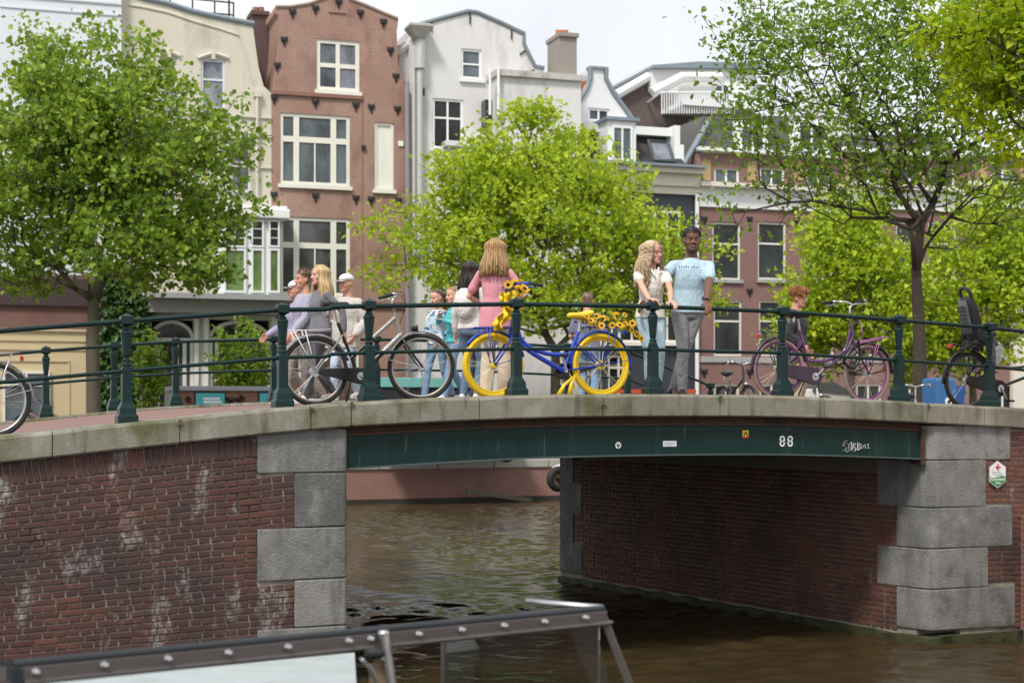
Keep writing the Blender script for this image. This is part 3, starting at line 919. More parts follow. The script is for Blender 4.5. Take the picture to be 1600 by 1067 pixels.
# --- red brick house
RBR = brick_mat('red house brick', (.35, .185, .135), (.26, .135, .105), (.44, .37, .32), .21, .065, stain=((.19, .09, .075), .8, .5, .72, .5))
C = House('brick_house', 530, 'red brick house with bell gable, white windows and black wall anchors')
out = [(424, 680), (424, 150), (428, 120), (433, 85), (435.5, 45), (435, 25), (430, 20), (430, 11), (455, 12), (485, 7), (512, -3), (512, -10), (543, -10), (543, -1), (570, 9), (600, 22), (622, 30), (622, 36), (620, 50), (621, 80), (624, 112), (631, 130), (640, 140), (640, 680)]
Wh = [(494.5, 63, 562, 143), (437.5, 179, 547, 290), (437.5, 340, 547, 462), (585, 192, 615.5, 297)]
C.wall(out, Wh, RBR)
C.win(494.5, 63, 562, 143, (.5,), (.5,), CREAMP, GLASS, True, .14, pw=.15, gmix=[GLASS, GLASSB])
C.win(437.5, 179, 547, 290, (.235, .765), (.36,), CREAMP, GLASS, True, .12, pw=.2, extra=((.5, .36, .5, 1),))
C.win(437.5, 340, 547, 462, (.235, .765), (.36,), CREAMP, glass_mat('grey window glass', (.06, .062, .062)), True, .12, pw=.2, extra=((.5, .36, .5, 1),))
C.win(585, 192, 615.5, 297, (), (), CREAMP, CREAMP, True, .1)
C.rect(424, 145, 566, 153, -.09, .02, 'string_course', mat('brown stone', (.25, .13, .10), .8), bevel=.03)
C.rect(424, 470, 640, 480, -.08, .02, 'string_course', mat('brown stone', (.25, .13, .10), .8))
C.rect(566, 153, 567.5, 470, -.01, .02, 'wall_joint', mat('brown stone', (.25, .13, .10), .8))
for g in ([(431, 11), (455, 11), (485, 6), (511, -4)], [(544, -2), (570, 8), (600, 21), (622, 30)]): C.pipe(g, .06, mat('gable coping brown', (.33, .25, .2), .8), .0, 'gable_coping')
C.rect(513, 18, 540, 21, -.05, .01, 'gable_ornament', RBR); 
for x, y in ((457, 22), (493, 16), (529, 6), (563, 23), (599, 37), (444, 65), (433, 105), (610, 81), (618.5, 122), (428.5, 156), (493, 162), (556, 167), (580, 170), (621, 173), (428, 307), (493, 309), (556, 312), (580, 314), (622, 316)):
    a = C.q(x, y); inst('wall_anchor', ANCH, C.root, (a[0], 0, a[1]))
C.rect(565, 228, 571, 235, -.08, .01, 'vent', IRON)
C.rect(622, 221, 630, 229, -.05, .01, 'wall_plate', WHITEP)
C.pipe([(634.5, 130), (635.5, 300), (636, 680)], .085, mat('lilac drainpipe', (.26, .24, .27), .5))
C.win(430, 500, 470, 640, (), (.3,), CREAMP, GLASSD, False, base=-.1); C.win(480, 500, 560, 640, (.5,), (.3,), CREAMP, GLASSD, False, base=-.1)
# --- grey-white house
GRW = mat('grey white painted brick', (.66, .65, .645), .85, var=.06, vs=.8, bump=.3, bs=30, stain=[((.44, .43, .41), 1.3, .52, .75, .25), ((.30, .29, .27), 2.6, .62, .8, .12)])
D = House('white_house', 760, 'grey white painted house with rounded gable and big drainpipe', .15)
out = [(640.5, 680), (640.5, 150), (641, 70), (648, 52), (648, 39), (690, 28), (732, 18), (746, 20), (785, 37), (818, 52), (819, 70), (827, 86), (836, 103), (849, 106), (849, 190), (892, 190), (892, 680)]
D.wall(out, [(720.5, 77, 753, 124), (676, 155, 724, 233), (745, 330, 790, 420)], GRW)
D.win(720.5, 77, 753, 124, (), (.5,), WHITEP, GLASS, True, .09, pw=.06)
D.win(676, 155, 724, 233, (.5,), (.38,), WHITEP, GLASSD, WHITEP, .09)
D.win(745, 330, 790, 420, (.5,), (.38,), WHITEP, GLASSD)
D.pipe([(647, 41), (690, 29), (732, 18), (746, 20), (785, 37), (819, 53), (819, 70), (827, 87), (836, 104), (850, 107)], .085, mat('gable lead edge', (.20, .23, .25), .6), 0, 'gable_edge')
for a, b, c, d in ((674, 33, 674, 50), (734, 22, 734, 38), (799, 48, 799, 62), (812, 86, 820, 80), (826, 116, 834, 110), (662, 138, 662, 150)): D.pipe([(a, b), (c, d)], .03, IRON, -.04, 'wall_tie')
D.pipe([(654, 60), (653, 110)], .2, mat('pale duct', (.5, .49, .48), .6), -.25, 'flue_duct')
D.pipe([(644, 75), (645, 400)], .07, mat('pale duct', (.5, .49, .48), .6), -.2)
D.pipe([(653, 110), (653, 400)], .11, mat('pale duct', (.5, .49, .48), .6), -.25)
m = MB(); a = D.q(651.5, 50); 
m.lathe([(.28, -.32), (.62, .05), (.62, .12), (.45, .17)], 4, (a[0], -.3, a[1]), math.pi/4); m.build('flue_hood', mat('hood metal', (.42, .41, .38), .6), D.root)
D.pipe([(622, 82), (640, 68)], .16, mat('pale duct', (.5, .49, .48), .6), .3, 'gutter')
D.rect(627, 68, 648, 126, .3, 2.5, 'side_dormer', mat('pale duct', (.5, .49, .48), .6))
# flat roofed part in front
D.rect(763, 130, 891.5, 690, -1.1, .1, 'front_block', GRW)
D.rect(760, 123.5, 892.5, 133, -1.25, .1, 'parapet', mat('parapet stone', (.50, .48, .45), .85, stain=((.25, .24, .22), 3, .55, .7, .3)))
for x in (749, 762): D.pipe([(x, 118), (x, 190)], .05, WHITEP, -1.3)
D.rect(752, 160, 762, 200, -.5, 0, 'side_window', GLASSD)
D.rect(690, 225, 745, 233, -.6, -.02, 'balcony_slab', GRW)
CHM = mat('grey rendered chimney', (.30, .27, .24), .9, var=.15)
D.rect(861, 64, 888, 124, -.9, .4, 'chimney', CHM); D.rect(859.5, 61, 890, 67, -1.0, .5, 'chimney_cap', CHM)
for x in (868, 873, 879): D.pipe([(x, 62), (x, 51)], .11, mat('orange clay pot', (.50, .17, .08), .8), -.3, 'chimney_pot')
# --- small white gable house
E = House('gabled_house', 935, 'small white house with pointed neck gable and orange roof tiles', 1.5)
WHG = mat('white gable wall', (.74, .75, .76), .8, var=.04)
E.wall([(885, 400), (885, 196), (893, 190), (906, 158), (917, 138), (924, 124), (921.5, 115), (921.5, 107), (946.5, 107), (946.5, 124), (958, 146), (975, 170), (991, 192), (991, 400)], [(919, 169.5, 953, 190)], WHG)
E.win(919, 169.5, 953, 190, (.5,), (), WHITEP, GLASS, False, .09)
TIL = mat('orange roof tiles', (.36, .11, .055), .8, var=.3, vs=8, bump=.8, bs=9)
E.wall([(889, 196), (889, 155), (921, 122), (924, 124), (906, 160), (893, 196)], [], TIL, 6, 'tile_roof', .5)
for g in ([(922, 107), (922, 122), (917, 138), (904, 160)], [(947, 107), (947, 124), (959, 147), (976, 170), (992, 193)]): E.pipe(g, .10, ZINC, -.02, 'gable_edge')
E.rect(920, 105, 948.5, 108.5, -.1, .3, 'gable_cap', ZINC)
# --- dark house with mansard roof
F = House('mansard_house', 1000, 'dark navy house with slate mansard roof, skylight and cream cornice', 0.)
NAVY = mat('navy painted front', (.035, .042, .055), .6, var=.1)
F.wall([(892.5, 680), (892.5, 300), (1088, 300), (1088, 680)], [(905, 560, 935, 640), (950, 555, 985, 620), (1010, 555, 1035, 630)], NAVY)
for x0, y0, x1, y1 in ((905, 560, 935, 640), (950, 555, 985, 620), (1010, 555, 1035, 630)): F.win(x0, y0, x1, y1, (.5,), (.3,), CREAMP, GLASSD)
for x0 in (915, 965, 1020): F.win(x0, 330, x0 + 42, 420, (.5,), (.4,), CREAMP, GLASSD, base=-.14); F.win(x0, 445, x0 + 42, 535, (.5,), (.4,), CREAMP, GLASSD, base=-.14)
CRC = mat('cream cornice', (.66, .63, .54), .6, var=.06)
for y0, y1, d in ((258, 262, -.75), (262, 270, -.55), (270, 289, -.25), (289, 301, -.12)): F.rect(892.5, y0, 1090.5 if d > -.5 else 1093, y1, d, .05, 'cornice', CRC if d > -.7 else ZINC)
SLT = mat('dark roof slates', (.045, .042, .042), .75, var=.35, vs=14, bump=.9, bs=8)
q0, q1, q2, q3 = F.q(893, 258), F.q(1072, 258), F.q(1052, 203), F.q(893, 203)
MB().add([(q0[0], 0, q0[1]), (q1[0], 0, q1[1]), (q2[0], 1.0, q2[1]), (q3[0], 1.0, q3[1]), (q0[0], 6, q0[1]), (q1[0], 6, q1[1]), (q2[0], 6, q2[1]), (q3[0], 6, q3[1])], [(0,1,2,3), (1,5,6,2), (4,0,3,7), (3,2,6,7), (5,4,7,6)]).build('mansard_roof', SLT, F.root)
F.rect(893, 192, 1061, 205, .5, 3, 'eaves_board', WHITEP)
k0, k1 = F.q(1024, 250), F.q(1053, 218)
MB().add([(k0[0], .08, k0[1]), (k1[0]+.02, .08, k0[1]), (k1[0], .62, k1[1]), (k0[0]-.02, .62, k1[1])], [(0,1,2,3)]).build('skylight_pane', GLASSB, F.root)
MB().tube([(k0[0], .05, k0[1]), (k1[0]+.02, .05, k0[1]), (k1[0], .59, k1[1]), (k0[0]-.02, .59, k1[1])], .09, 4, True).build('skylight_frame', mat('skylight grey', (.10, .12, .13), .5), F.root)
F.rect(944, 190, 988, 258, -.35, 1.5, 'dormer', WHITEP); F.win(950, 200, 982, 254, (.5,), (), WHITEP, GLASS, False, base=-.47)
F.rect(940, 187, 992, 192, -.5, 1.6, 'dormer_roof', ZINC)
F.pipe([(1087, 300), (1087, 680)], .08, WHITEP)
for x0, x1, y1 in ((1057, 1066, 195), (1066, 1072, 225)): F.rect(x0, y1, x1, 262, .2, .8, 'parapet_board', WHITEP)
# --- large block behind with balcony
G = House('rear_house', 1060, 'dark brick house set back with white rooftop storey and balcony rail', 6., 'house')
GBR = brick_mat('brown brick', (.13, .09, .08), (.10, .075, .07), (.16, .14, .13), .2, .065)
G.wall([(960, 420), (960, 150), (1010, 122), (1160, 122), (1160, 420)], [], GBR, 7)
WHB = mat('white rooftop cladding', (.70, .71, .70), .7, var=.05)
G.rect(1012, 109, 1175, 150, -.4, 5, 'roof_storey', WHB)
a0, a1, a2, a3 = G.q(1010, 112), G.q(1082, 102), G.q(1180, 104), G.q(1180, 112)
MB().prism([a0, (a0[0], a0[1]+.12), a1, a2, a3], -.7, 5).build('roof_edge', ZINC, G.root)
G.pipe([(962, 150), (1012, 121)], .2, WHB, -.15, 'verge_board')
G.pipe([(1006, 152), (1052, 128), (1112, 128)], .22, WHB, -.9, 'verge_board')
G.rect(1052, 131, 1165, 180, -.5, .02, 'balcony_wall', WHB)
G.win(1108, 136, 1132, 176, (.5,), (.3,), WHITEP, GLASS, False, base=-.62)
G.rect(1034, 176, 1150, 183, -2.2, 0, 'balcony_slab', WHB)
for k in range(30):
    a = G.q(1034 + k * 3.9, 178, -2.1); b = G.q(1034 + k * 3.9, 146, -2.1)
    MB().bb(a[0]-.018, a[0]+.018, -2.12, -2.08, a[1], b[1]).build('baluster', WHITEP, G.root)
a, b = G.q(1033, 145, -2.1), G.q(1150, 145, -2.1)
MB().cyl((a[0], -2.1, a[1]), (b[0], -2.1, b[1]), .04, n=6).build('handrail', WHITEP, G.root)
MB().cyl((a[0], -2.1, a[1]), (a[0] + .3, 0, a[1]), .04, n=6).build('handrail', WHITEP, G.root)
# --- brick houses on the right
HBR = brick_mat('purple red brick', (.235, .105, .09), (.19, .085, .078), (.30, .26, .24), .2, .063)
RSL = mat('grey roof slates', (.13, .125, .125), .8, var=.35, vs=9, bump=.8, bs=8)
YEL = mat('yellow brick panel', (.40, .29, .14), .8, var=.15)
def right_house(name, label, x0, x1, xw, top, rh):
    Hh = House(name, (x0 + x1) / 2, label, .05)
    holes = []
    for x in xw:
        holes += [(x, 348, x + 44, 437), (x + 2, 470, x + 46, 556), (x + 3, 600, x + 42, 660), (x + 3, 264, x + 42, 296)]
    Hh.wall([(x0, 690), (x0, top), (x1, top), (x1, 690)], holes, HBR, 8)
    for x in xw:
        Hh.win(x, 348, x + 44, 437, (), (.37,), CREAMP, GLASSD, SILLG, .07)
        Hh.win(x + 2, 470, x + 46, 556, (), (.37,), CREAMP, GLASSD, False, .07)
        Hh.win(x + 3, 600, x + 42, 660, (.5,), (), CREAMP, GLASSD, False, .08)
        Hh.win(x + 3, 262, x + 42, 296, (.5,), (), WHITEP, GLASS, False, .08)
        Hh.rect(x - 16, 250, x - 3, 282, -.02, .02, 'brick_panel', YEL)
        for yy in (345, 457, 583): a = Hh.q(x - 13, yy); inst('wall_anchor', ANCH, Hh.root, (a[0], 0, a[1]))
        Hh.rect(x - 3, 340, x + 47, 347, -.015, .02, 'brick_lintel', HBR)
    Hh.rect(x0, 296, x1, 328, -.10, .02, 'frieze', WHITEP)
    Hh.rect(x0, 291, x1, 298, -.45, .02, 'cornice', CRC)
    Hh.rect(x0, 237, x1, 243, -.30, .02, 'cornice', WHITEP)
    Hh.rect(x0, 558, x1, 567, -.06, .02, 'string_course', SILLG)
    q0, q1 = Hh.q(x0, top), Hh.q(x1, top)
    MB().prism([q0, q1, (q1[0] - .6, q1[1] + rh), (q0[0] + .4, q0[1] + rh)], .3, 7.5).build('roof', RSL, Hh.root)
    return Hh
H1 = right_house('brick_townhouse', 'purple red brick house with tall dark windows right of the couple', 1088.5, 1310, (1113, 1184, 1257), 240, 1.5)
H1.rect(1150, 190, 1200, 240, .0, 2.5, 'dormer', WHITEP); H1.rect(1238, 186, 1296, 240, .0, 2.5, 'dormer', WHITEP); H1.win(1246, 194, 1288, 236, (.5,), (), WHITEP, GLASS, False, base=-.12); H1.win(1156, 196, 1194, 236, (.5,), (), WHITEP, GLASS, False, base=-.12)
H1.pipe([(1068, 262), (1110, 190)], .12, ZINC, .2, 'roof_edge')
H2 = right_house('brick_townhouse', 'purple red brick house behind the dark trunk of the right tree', 1310.5, 1500, (1335, 1400, 1450), 236, .7)
H2.rect(1318, 128, 1372, 236, .8, 3, 'dormer', WHB); H2.win(1336, 134, 1356, 170, (), (.5,), WHITEP, GLASS, False, base=.66)
H3 = right_house('brick_townhouse', 'brick house with cream door surround at the right edge', 1500.5, 1760, (1545, 1610, 1680), 256, .4)
H3.rect(1574, 450, 1640, 500, -.5, .02, 'door_hood', CRC); H3.rect(1578, 500, 1600, 680, -.2, .02, 'door_pilaster', CRC)
# ------------------------------------------------------------------ trees
def leaf_mat(name, dark, mid, light, trans=.38, nsc=.9):
    T = NT(name)
    r = T.new('NewGeometry').outputs['Random Per Island']
    n = T.noise(nsc, T.pos(), 3)
    f = T.math('ADD', T.math('MULTIPLY', r, .62), T.math('MULTIPLY', n, .45))
    c = T.ramp(f, [(.12, dark), (.5, mid), (.88, light)])
    T.base(c)
    T.bs.inputs['Roughness'].default_value = .45
    T.bs.inputs['Specular IOR Level'].default_value = .4
    tr = T.new('BsdfTranslucent')
    T.l.new(T.mix(.5, c, light), tr.inputs['Color'])
    mx = T.new('MixShader'); mx.inputs[0].default_value = trans
    T.l.new(T.bs.outputs[0], mx.inputs[1]); T.l.new(tr.outputs[0], mx.inputs[2])
    T.l.new(mx.outputs[0], T.out.inputs[0])
    return T.m
BARK = mat('grey brown bark', (.10, .085, .06), .95, var=.4, vs=6, zs=.3, bump=1., bs=22, stain=((.10, .11, .035), 3, .5, .7, .4))
BARKD = mat('dark flaking bark', (.055, .042, .030), .95, var=.5, vs=7, bump=1., bs=18, stain=((.16, .14, .11), 9, .66, .72))
def leaves_mesh(name, pos, nrm, dirs, L, Wd, fold=.25):
    """one small folded leaf per point"""
    n = len(pos)
    side = np.cross(dirs, nrm); side /= (np.linalg.norm(side, axis=1, keepdims=True) + 1e-9)
    up = np.cross(side, dirs)
    L = L[:, None]; W = L * Wd
    v = np.empty((n, 6, 3), np.float32)
    v[:, 0] = pos
    v[:, 1] = pos + dirs * L * .35 + side * W * .5 + up * W * fold
    v[:, 2] = pos + dirs * L * .72 + side * W * .36 + up * W * fold * .5 - up * L * .05
    v[:, 3] = pos + dirs * L - up * L * .16
    v[:, 4] = pos + dirs * L * .72 - side * W * .36 + up * W * fold * .5 - up * L * .05
    v[:, 5] = pos + dirs * L * .35 - side * W * .5 + up * W * fold
    base = (np.arange(n) * 6)[:, None]
    q = np.concatenate([base + np.array([[0, 1, 2, 3]]), base + np.array([[0, 3, 4, 5]])], 1).reshape(-1)
    me = bpy.data.meshes.new(name)
    me.vertices.add(n * 6); me.vertices.foreach_set('co', v.reshape(-1))
    me.loops.add(len(q)); me.loops.foreach_set('vertex_index', q.astype(np.int32))
    me.polygons.add(n * 2)
    me.polygons.foreach_set('loop_start', np.arange(0, n * 8, 4, dtype=np.int32))
    me.polygons.foreach_set('loop_total', np.full(n * 2, 4, np.int32))
    me.update(); me.validate()
    return me
def unit(a): return a / (np.linalg.norm(a, axis=1, keepdims=True) + 1e-9)
def grow(rng, root, fork, nodes, step=.55, bias=.32, sag=.06):
    """branch skeleton: every crown point joins the nearest branch, short way back to the root preferred"""
    pts = [np.array(root), np.array(fork)]; par = [-1, 0]; plen = [0., np.linalg.norm(np.array(fork) - root)]
    order = np.argsort(np.linalg.norm(nodes - fork, axis=1))
    for i in order:
        p = nodes[i]
        A = np.array(pts[1:]); d = np.linalg.norm(A - p, axis=1)
        low = np.maximum(0, A[:, 2] - p[2]) * .6
        j = int(np.argmin(d + bias * np.array(plen[1:]) + low)) + 1
        a = pts[j]; L = np.linalg.norm(p - a); k = max(1, int(L / step))
        pj = j
        for s_ in range(1, k + 1):
            u = s_ / k
            q = a + (p - a) * u
            if s_ < k: q = q + rng.normal(0, .035 * min(L, 1.5), 3) + np.array([0, 0, sag * L * math.sin(math.pi * u)])
            pts.append(q); par.append(pj); plen.append(plen[pj] + L / k); pj = len(pts) - 1
    return np.array(pts), par
def tree(name, label, base, fork_h, r0, blobs, Z, n_nodes, per, leaf, lm, bark, seed, wd=.62, sig=.2, tip=.008, shell=.45, group=None, up=.55, twigs=True, fork_dx=0., expo=.46, minz=None, cut=None):
    rng = np.random.default_rng(seed)
    root = thing(name, base, label, 'tree', 0, group)
    b0 = np.array(base)
    C, Rr, Vv = [], [], []
    for cx, cy, rx, ry, dz in blobs:
        c = P(cx, cy, Z + dz); k = (Z + dz) / FPX
        C.append(np.array(c)); Rr.append(np.array([rx * k, rx * k * .95, ry * k])); Vv.append(rx * rx * ry)
    Vv = np.array(Vv) / sum(Vv)
    pick = rng.choice(len(C), n_nodes, p=Vv)
    u = unit(rng.normal(0, 1, (n_nodes, 3)))
    rad = rng.random(n_nodes) ** shell
    lump = 1 + .16 * np.sin(u[:, 0] * 5 + pick) * np.cos(u[:, 2] * 6 + u[:, 1] * 4)
    nodes = np.array([C[i] + Rr[i] * u[k] * rad[k] * lump[k] for k, i in enumerate(pick)]) - b0
    if minz is not None: nodes = nodes[nodes[:, 2] > minz]
    fork = np.array([fork_dx, 0, fork_h])
    pts, par = grow(rng, np.zeros(3), fork, nodes)
    n = len(pts)
    cnt = np.zeros(n); kids = [0] * n
    for i in range(n - 1, 0, -1):
        if kids[i] == 0: cnt[i] += 1
        cnt[par[i]] += cnt[i]; kids[par[i]] += 1
    rr = tip * cnt ** expo
    rr = np.minimum(rr * min(1.6, r0 / max(rr[1], 1e-6)) if rr[1] > r0 else rr * 1.0, r0)
    ch1 = [i for i in range(2, n) if par[i] == 1]
    rtop = min(r0, max(rr[i] for i in ch1) * 1.12)
    m = MB()
    tr = [(0, 0, -.3), (0, 0, 0), (fork_dx * .15, .02, fork_h * .3), (fork_dx * .5, -.02, fork_h * .65), tuple(fork)]
    m.tube(cr(tr, 4), [lerp(r0 * 1.2, rtop, (k / 16) ** .8) * (1.2 if k < 3 else 1) for k in range(17)], 14)
    m.ball(tuple(fork), rtop * 1.0, 12, 8)
    rr[1] = rtop
    for i in range(2, n):
        a, b = pts[par[i]], pts[i]
        ra = min(rr[par[i]], rr[i] * 1.9); 
        if not twigs and rr[i] < tip * 1.3: continue
        m.tube([a, b], [ra, rr[i]], 6 if rr[i] > .03 else 4)
    m.build('trunk', bark, root, smooth=True)
    tips = np.array([i for i in range(n) if kids[i] == 0 or (cnt[i] < 5 and i > 1)])
    cl = np.repeat(pts[tips], per, axis=0)
    pos = cl + rng.normal(0, 1, cl.shape) * np.array([sig, sig, sig * .62])
    if cut is not None: pos = pos[cut(pos + b0)]
    k = len(pos)
    nr = unit(rng.normal(0, .62, (k, 3)) + np.array([0, -.12, up]))
    dr = unit(rng.normal(0, 1, (k, 3)) + np.array([0, 0, -.25]))
    dr = unit(dr - nr * (dr * nr).sum(1, keepdims=True))
    me = leaves_mesh('crown', pos, nr, dr, leaf * (.45 + 1.0 * rng.random(k) ** 1.3), wd)
    link('crown', me, lm, root)
    return root
def on_ground(x, Z, z=1.24): 
    p = P(x, HY, Z); return Vector((p.x, p.y, z))
L_LEFT = leaf_mat('plane tree leaves', (.038, .10, .012), (.145, .275, .022), (.42, .52, .06), .45)
L_MID = leaf_mat('young yellow green leaves', (.11, .21, .008), (.34, .49, .014), (.60, .68, .06), .5)
L_RIGHT = leaf_mat('small green leaves', (.045, .11, .010), (.145, .265, .02), (.30, .45, .035), .45)
L_NEAR = leaf_mat('bright near leaves', (.11, .23, .006), (.28, .44, .010), (.56, .62, .02), .55, 1.5)
tree('plane_tree', 'broad green tree in front of the cream house at the left', on_ground(146, 43.5), 4.6, .24,
     [(170, 250, 215, 165, 0), (120, 150, 120, 115, 0), (215, 110, 45, 85, 0), (60, 300, 130, 130, 0), (300, 300, 105, 115, 0), (240, 390, 150, 70, -1), (60, 410, 110, 60, 0), (380, 330, 40, 40, 0), (70, 110, 50, 75, 0), (330, 420, 70, 50, 0)],
     43.5, 1000, 34, .165, L_LEFT, BARK, 3, .85, .27, .010)
tree('linden_tree', 'bright yellow green tree in the middle behind the sunflower bicycle', on_ground(868, 49.5), 3.4, .22,
     [(825, 360, 205, 150, 0), (825, 225, 60, 80, 0), (800, 290, 130, 90, 0), (660, 390, 110, 70, 0), (980, 380, 105, 100, 0), (900, 270, 80, 80, 0), (1060, 420, 70, 70, 0), (600, 365, 45, 30, 0), (730, 320, 70, 60, 0), (870, 480, 190, 50, 0), (1100, 460, 45, 55, 0), (822, 175, 34, 42, 0), (770, 250, 60, 60, 0)],
     49.5, 1050, 34, .165, L_MID, BARK, 5, .75, .26, .010)
tree('elm_tree', 'tall open tree with dark forked trunk at the right end of the bridge', BR.pt(*BR.tw(*on_ground(1440, 28)[:2]), 1.9), 3.3, .165,
     [(1330, 150, 230, 190, 0), (1420, 60, 170, 160, 0), (1200, 60, 110, 110, 0), (1180, 200, 90, 110, 0), (1500, 220, 190, 170, 0), (1560, 60, 150, 150, 0), (1270, 310, 130, 60, 0), (1130, 330, 50, 60, 0), (1400, 260, 120, 90, 0), (1580, 330, 90, 50, 0)],
     28, 1350, 15, .105, L_RIGHT, BARKD, 8, .62, .18, .0062, .5, fork_dx=-.10, expo=.44)
for k, (x, Z, bl, lab) in enumerate((
        (1330, 47.5, [(1330, 440, 110, 110, 0), (1290, 520, 90, 60, 0), (1390, 500, 90, 90, 0), (1330, 350, 60, 60, 0)], 'bright yellow green tree between the purple bicycle and the dark trunk'),
        (1520, 48.5, [(1520, 460, 110, 120, 0), (1470, 540, 90, 70, 0), (1590, 400, 80, 110, 0), (1540, 340, 60, 60, 0)], 'bright yellow green tree above the child seat at the right edge'))):
    tree('linden_tree', lab, on_ground(x, Z), 2.6, .15, bl, Z, 460, 34, .165, L_MID, BARK, 30 + k, .75, .26, .010)
nb = P(1905, HY, 16.5)
tree('linden_tree', 'near tree branch with large bright leaves hanging in at the top right corner', Vector((nb.x, nb.y, 1.45)), 2.2, .2,
     [(1640, 20, 190, 110, 0), (1590, 110, 110, 90, 0), (1700, 150, 160, 160, 0), (1575, 190, 50, 60, 0), (1500, 40, 90, 55, 0), (1460, 100, 40, 25, 0), (1540, 140, 80, 70, 0), (1570, 230, 50, 40, 0), (1850, 100, 200, 200, 0)],
     16.5, 900, 26, .085, L_NEAR, BARK, 12, .66, .11, .006, .6)
# ivy on the pier left of the cream house
rng = np.random.default_rng(4)
k = 2600
px = rng.normal(192, 24, k); py = rng.uniform(425, 645, k)
ok = np.abs(px - 192) < 48 - .0006 * (py - 520) ** 2
px, py = px[ok], py[ok]
pos = np.array([list(FA.pt(FA.tz(a, b, -.8)[0], -.55 - .3 * rng.random(), FA.tz(a, b, -.8)[1])) for a, b in zip(px, py)])
root_ivy = thing('ivy', FA.pt(FA.tz(192, 640)[0], -.6, 1.24), 'dark green ivy climbing the wall beside the left tree trunk', 'ivy')
k = len(pos)
nr = unit(rng.normal(0, .5, (k, 3)) + np.array([.2, -.8, .4])); dr = unit(rng.normal(0, .6, (k, 3)) + np.array([0, 0, -.8])); dr = unit(dr - nr * (dr * nr).sum(1, keepdims=True))
link('foliage', leaves_mesh('ivy', pos - np.array(root_ivy.location), nr, dr, .24 * rng.uniform(.6, 1.2, k), .9), leaf_mat('ivy leaves', (.012, .035, .008), (.03, .085, .014), (.08, .17, .03), .2), root_ivy)
m = MB()
for j in range(5): m.tube([(-.5 + .25*j, .15, 0), (-.4 + .2*j, .18, 1.5), (-.45 + .23*j, .15, 3.6)], .03, 5)
m.build('stem', BARK, root_ivy)
# shrubs in front of the cream house doors
def shrub(label, x0, x1, y0, y1, Z, n, leaf, lm, seed):
    rng = np.random.default_rng(seed)
    b = on_ground((x0+x1)/2, Z)
    r = thing('shrub', b, label, 'shrub')
    c = np.array(P((x0+x1)/2, (y0+y1)/2, Z)) - np.array(b); k = Z / FPX
    u = unit(rng.normal(0, 1, (n, 3))) * (rng.random((n, 1)) ** .45)
    pos = c + u * np.array([(x1-x0)/2*k, (x1-x0)/2*k, (y1-y0)/2*k]) * (1 + .25*np.sin(u[:, :1]*7+u[:, 2:]*9))
    nr = unit(rng.normal(0, .6, (n, 3)) + np.array([0, -.2, .6])); dr = unit(rng.normal(0, 1, (n, 3))); dr = unit(dr - nr * (dr * nr).sum(1, keepdims=True))
    link('foliage', leaves_mesh('shrub', pos, nr, dr, leaf * rng.uniform(.6, 1.2, n), .4), lm, r)
    m = MB()
    for j in range(7):
        q = c + u[j] * np.array([.5, .4, .6]); m.tube([(0, 0, 0), tuple(q * .5 + rng.normal(0, .08, 3)), tuple(q)], [.03, .02, .01], 5)
    m.build('stem', BARK, r)
shrub('feathery green shrub in front of the white arched doors', 330, 432, 505, 650, 52, 2200, .26, L_LEFT, 41)
shrub('low green shrub between the tree trunk and the doors', 205, 262, 520, 640, 50, 900, .26, L_LEFT, 43)
# ------------------------------------------------------------------ bicycles
CHROME = mat('chrome', (.62, .62, .62), .22, 1.0, var=.1)
STEEL = mat('brushed alloy', (.55, .56, .57), .35, 1.0, var=.1)
BLACKP = mat('black paint', (.012, .012, .013), .3, var=.2)
RUBBER = mat('black rubber', (.016, .016, .016), .7, var=.2)
LEATHER = mat('black saddle', (.015, .015, .016), .45, var=.2)
REDL = mat('red reflector', (.5, .02, .015), .25)
LENS = mat('lamp lens', (.6, .6, .58), .15)
def spoke_mesh(r, m):
    b = MB().cyl((0, .022, .02), (.0, .002, r), .0016, n=4); me = b.mesh('spoke'); me.materials.append(m); return me
_sp = {}
def wheel(bike, x, z, st, turn=0., nsp=28, seed=0):
    """hub with its tyre, rim and spokes"""
    rim_m, tyre_m, sp_m = st['rim'], st['tyre'], st.get('spoke', STEEL)
    r = st.get('R', .345); tr = st.get('tr', .022)
    hub = MB().cyl((0, -.045, 0), (0, .045, 0), .022, n=12)
    for s_ in (-1, 1): hub.cyl((0, s_*.028, 0), (0, s_*.034, 0), .034, n=14)
    if st.get('bighub'): hub.cyl((0, -.03, 0), (0, .03, 0), .05, n=16)
    h = hub.build('wheel', st.get('hub', STEEL), bike, smooth='auto')
    h.location = (x, 0, z); h.rotation_euler = (0, 0, turn)
    MB().ring((0,0,0), r - tr, tr, 'Y', 56, 10).build('tyre', tyre_m, h, smooth=True)
    MB().ring((0,0,0), r - 2*tr - .006, st.get('rimh', .012), 'Y', 56, 8, .013).build('rim', rim_m, h, smooth=True)
    key = (round(r, 3), sp_m.name)
    if key not in _sp: _sp[key] = spoke_mesh(r - 2*tr - .008, sp_m)
    for k in range(nsp):
        o = inst('spoke', _sp[key], h)
        a = 2*math.pi*k/nsp
        o.matrix_basis = Matrix.Rotation(a, 4, 'Y') @ Matrix.Translation((0, 0, 0)) @ Matrix.Rotation((.16 if (k//2) % 2 else -.16), 4, 'Y') @ (Matrix.Rotation(math.pi, 4, 'Z') if k % 2 else Matrix.Identity(4))
    return h
def pt(p, y=0.): return (p[0], y, p[1])
def curve2(ps, y=0., n=6): return [(v.x, y, v.y) for v in cr([(p[0], p[1], 0) for p in ps], n)]
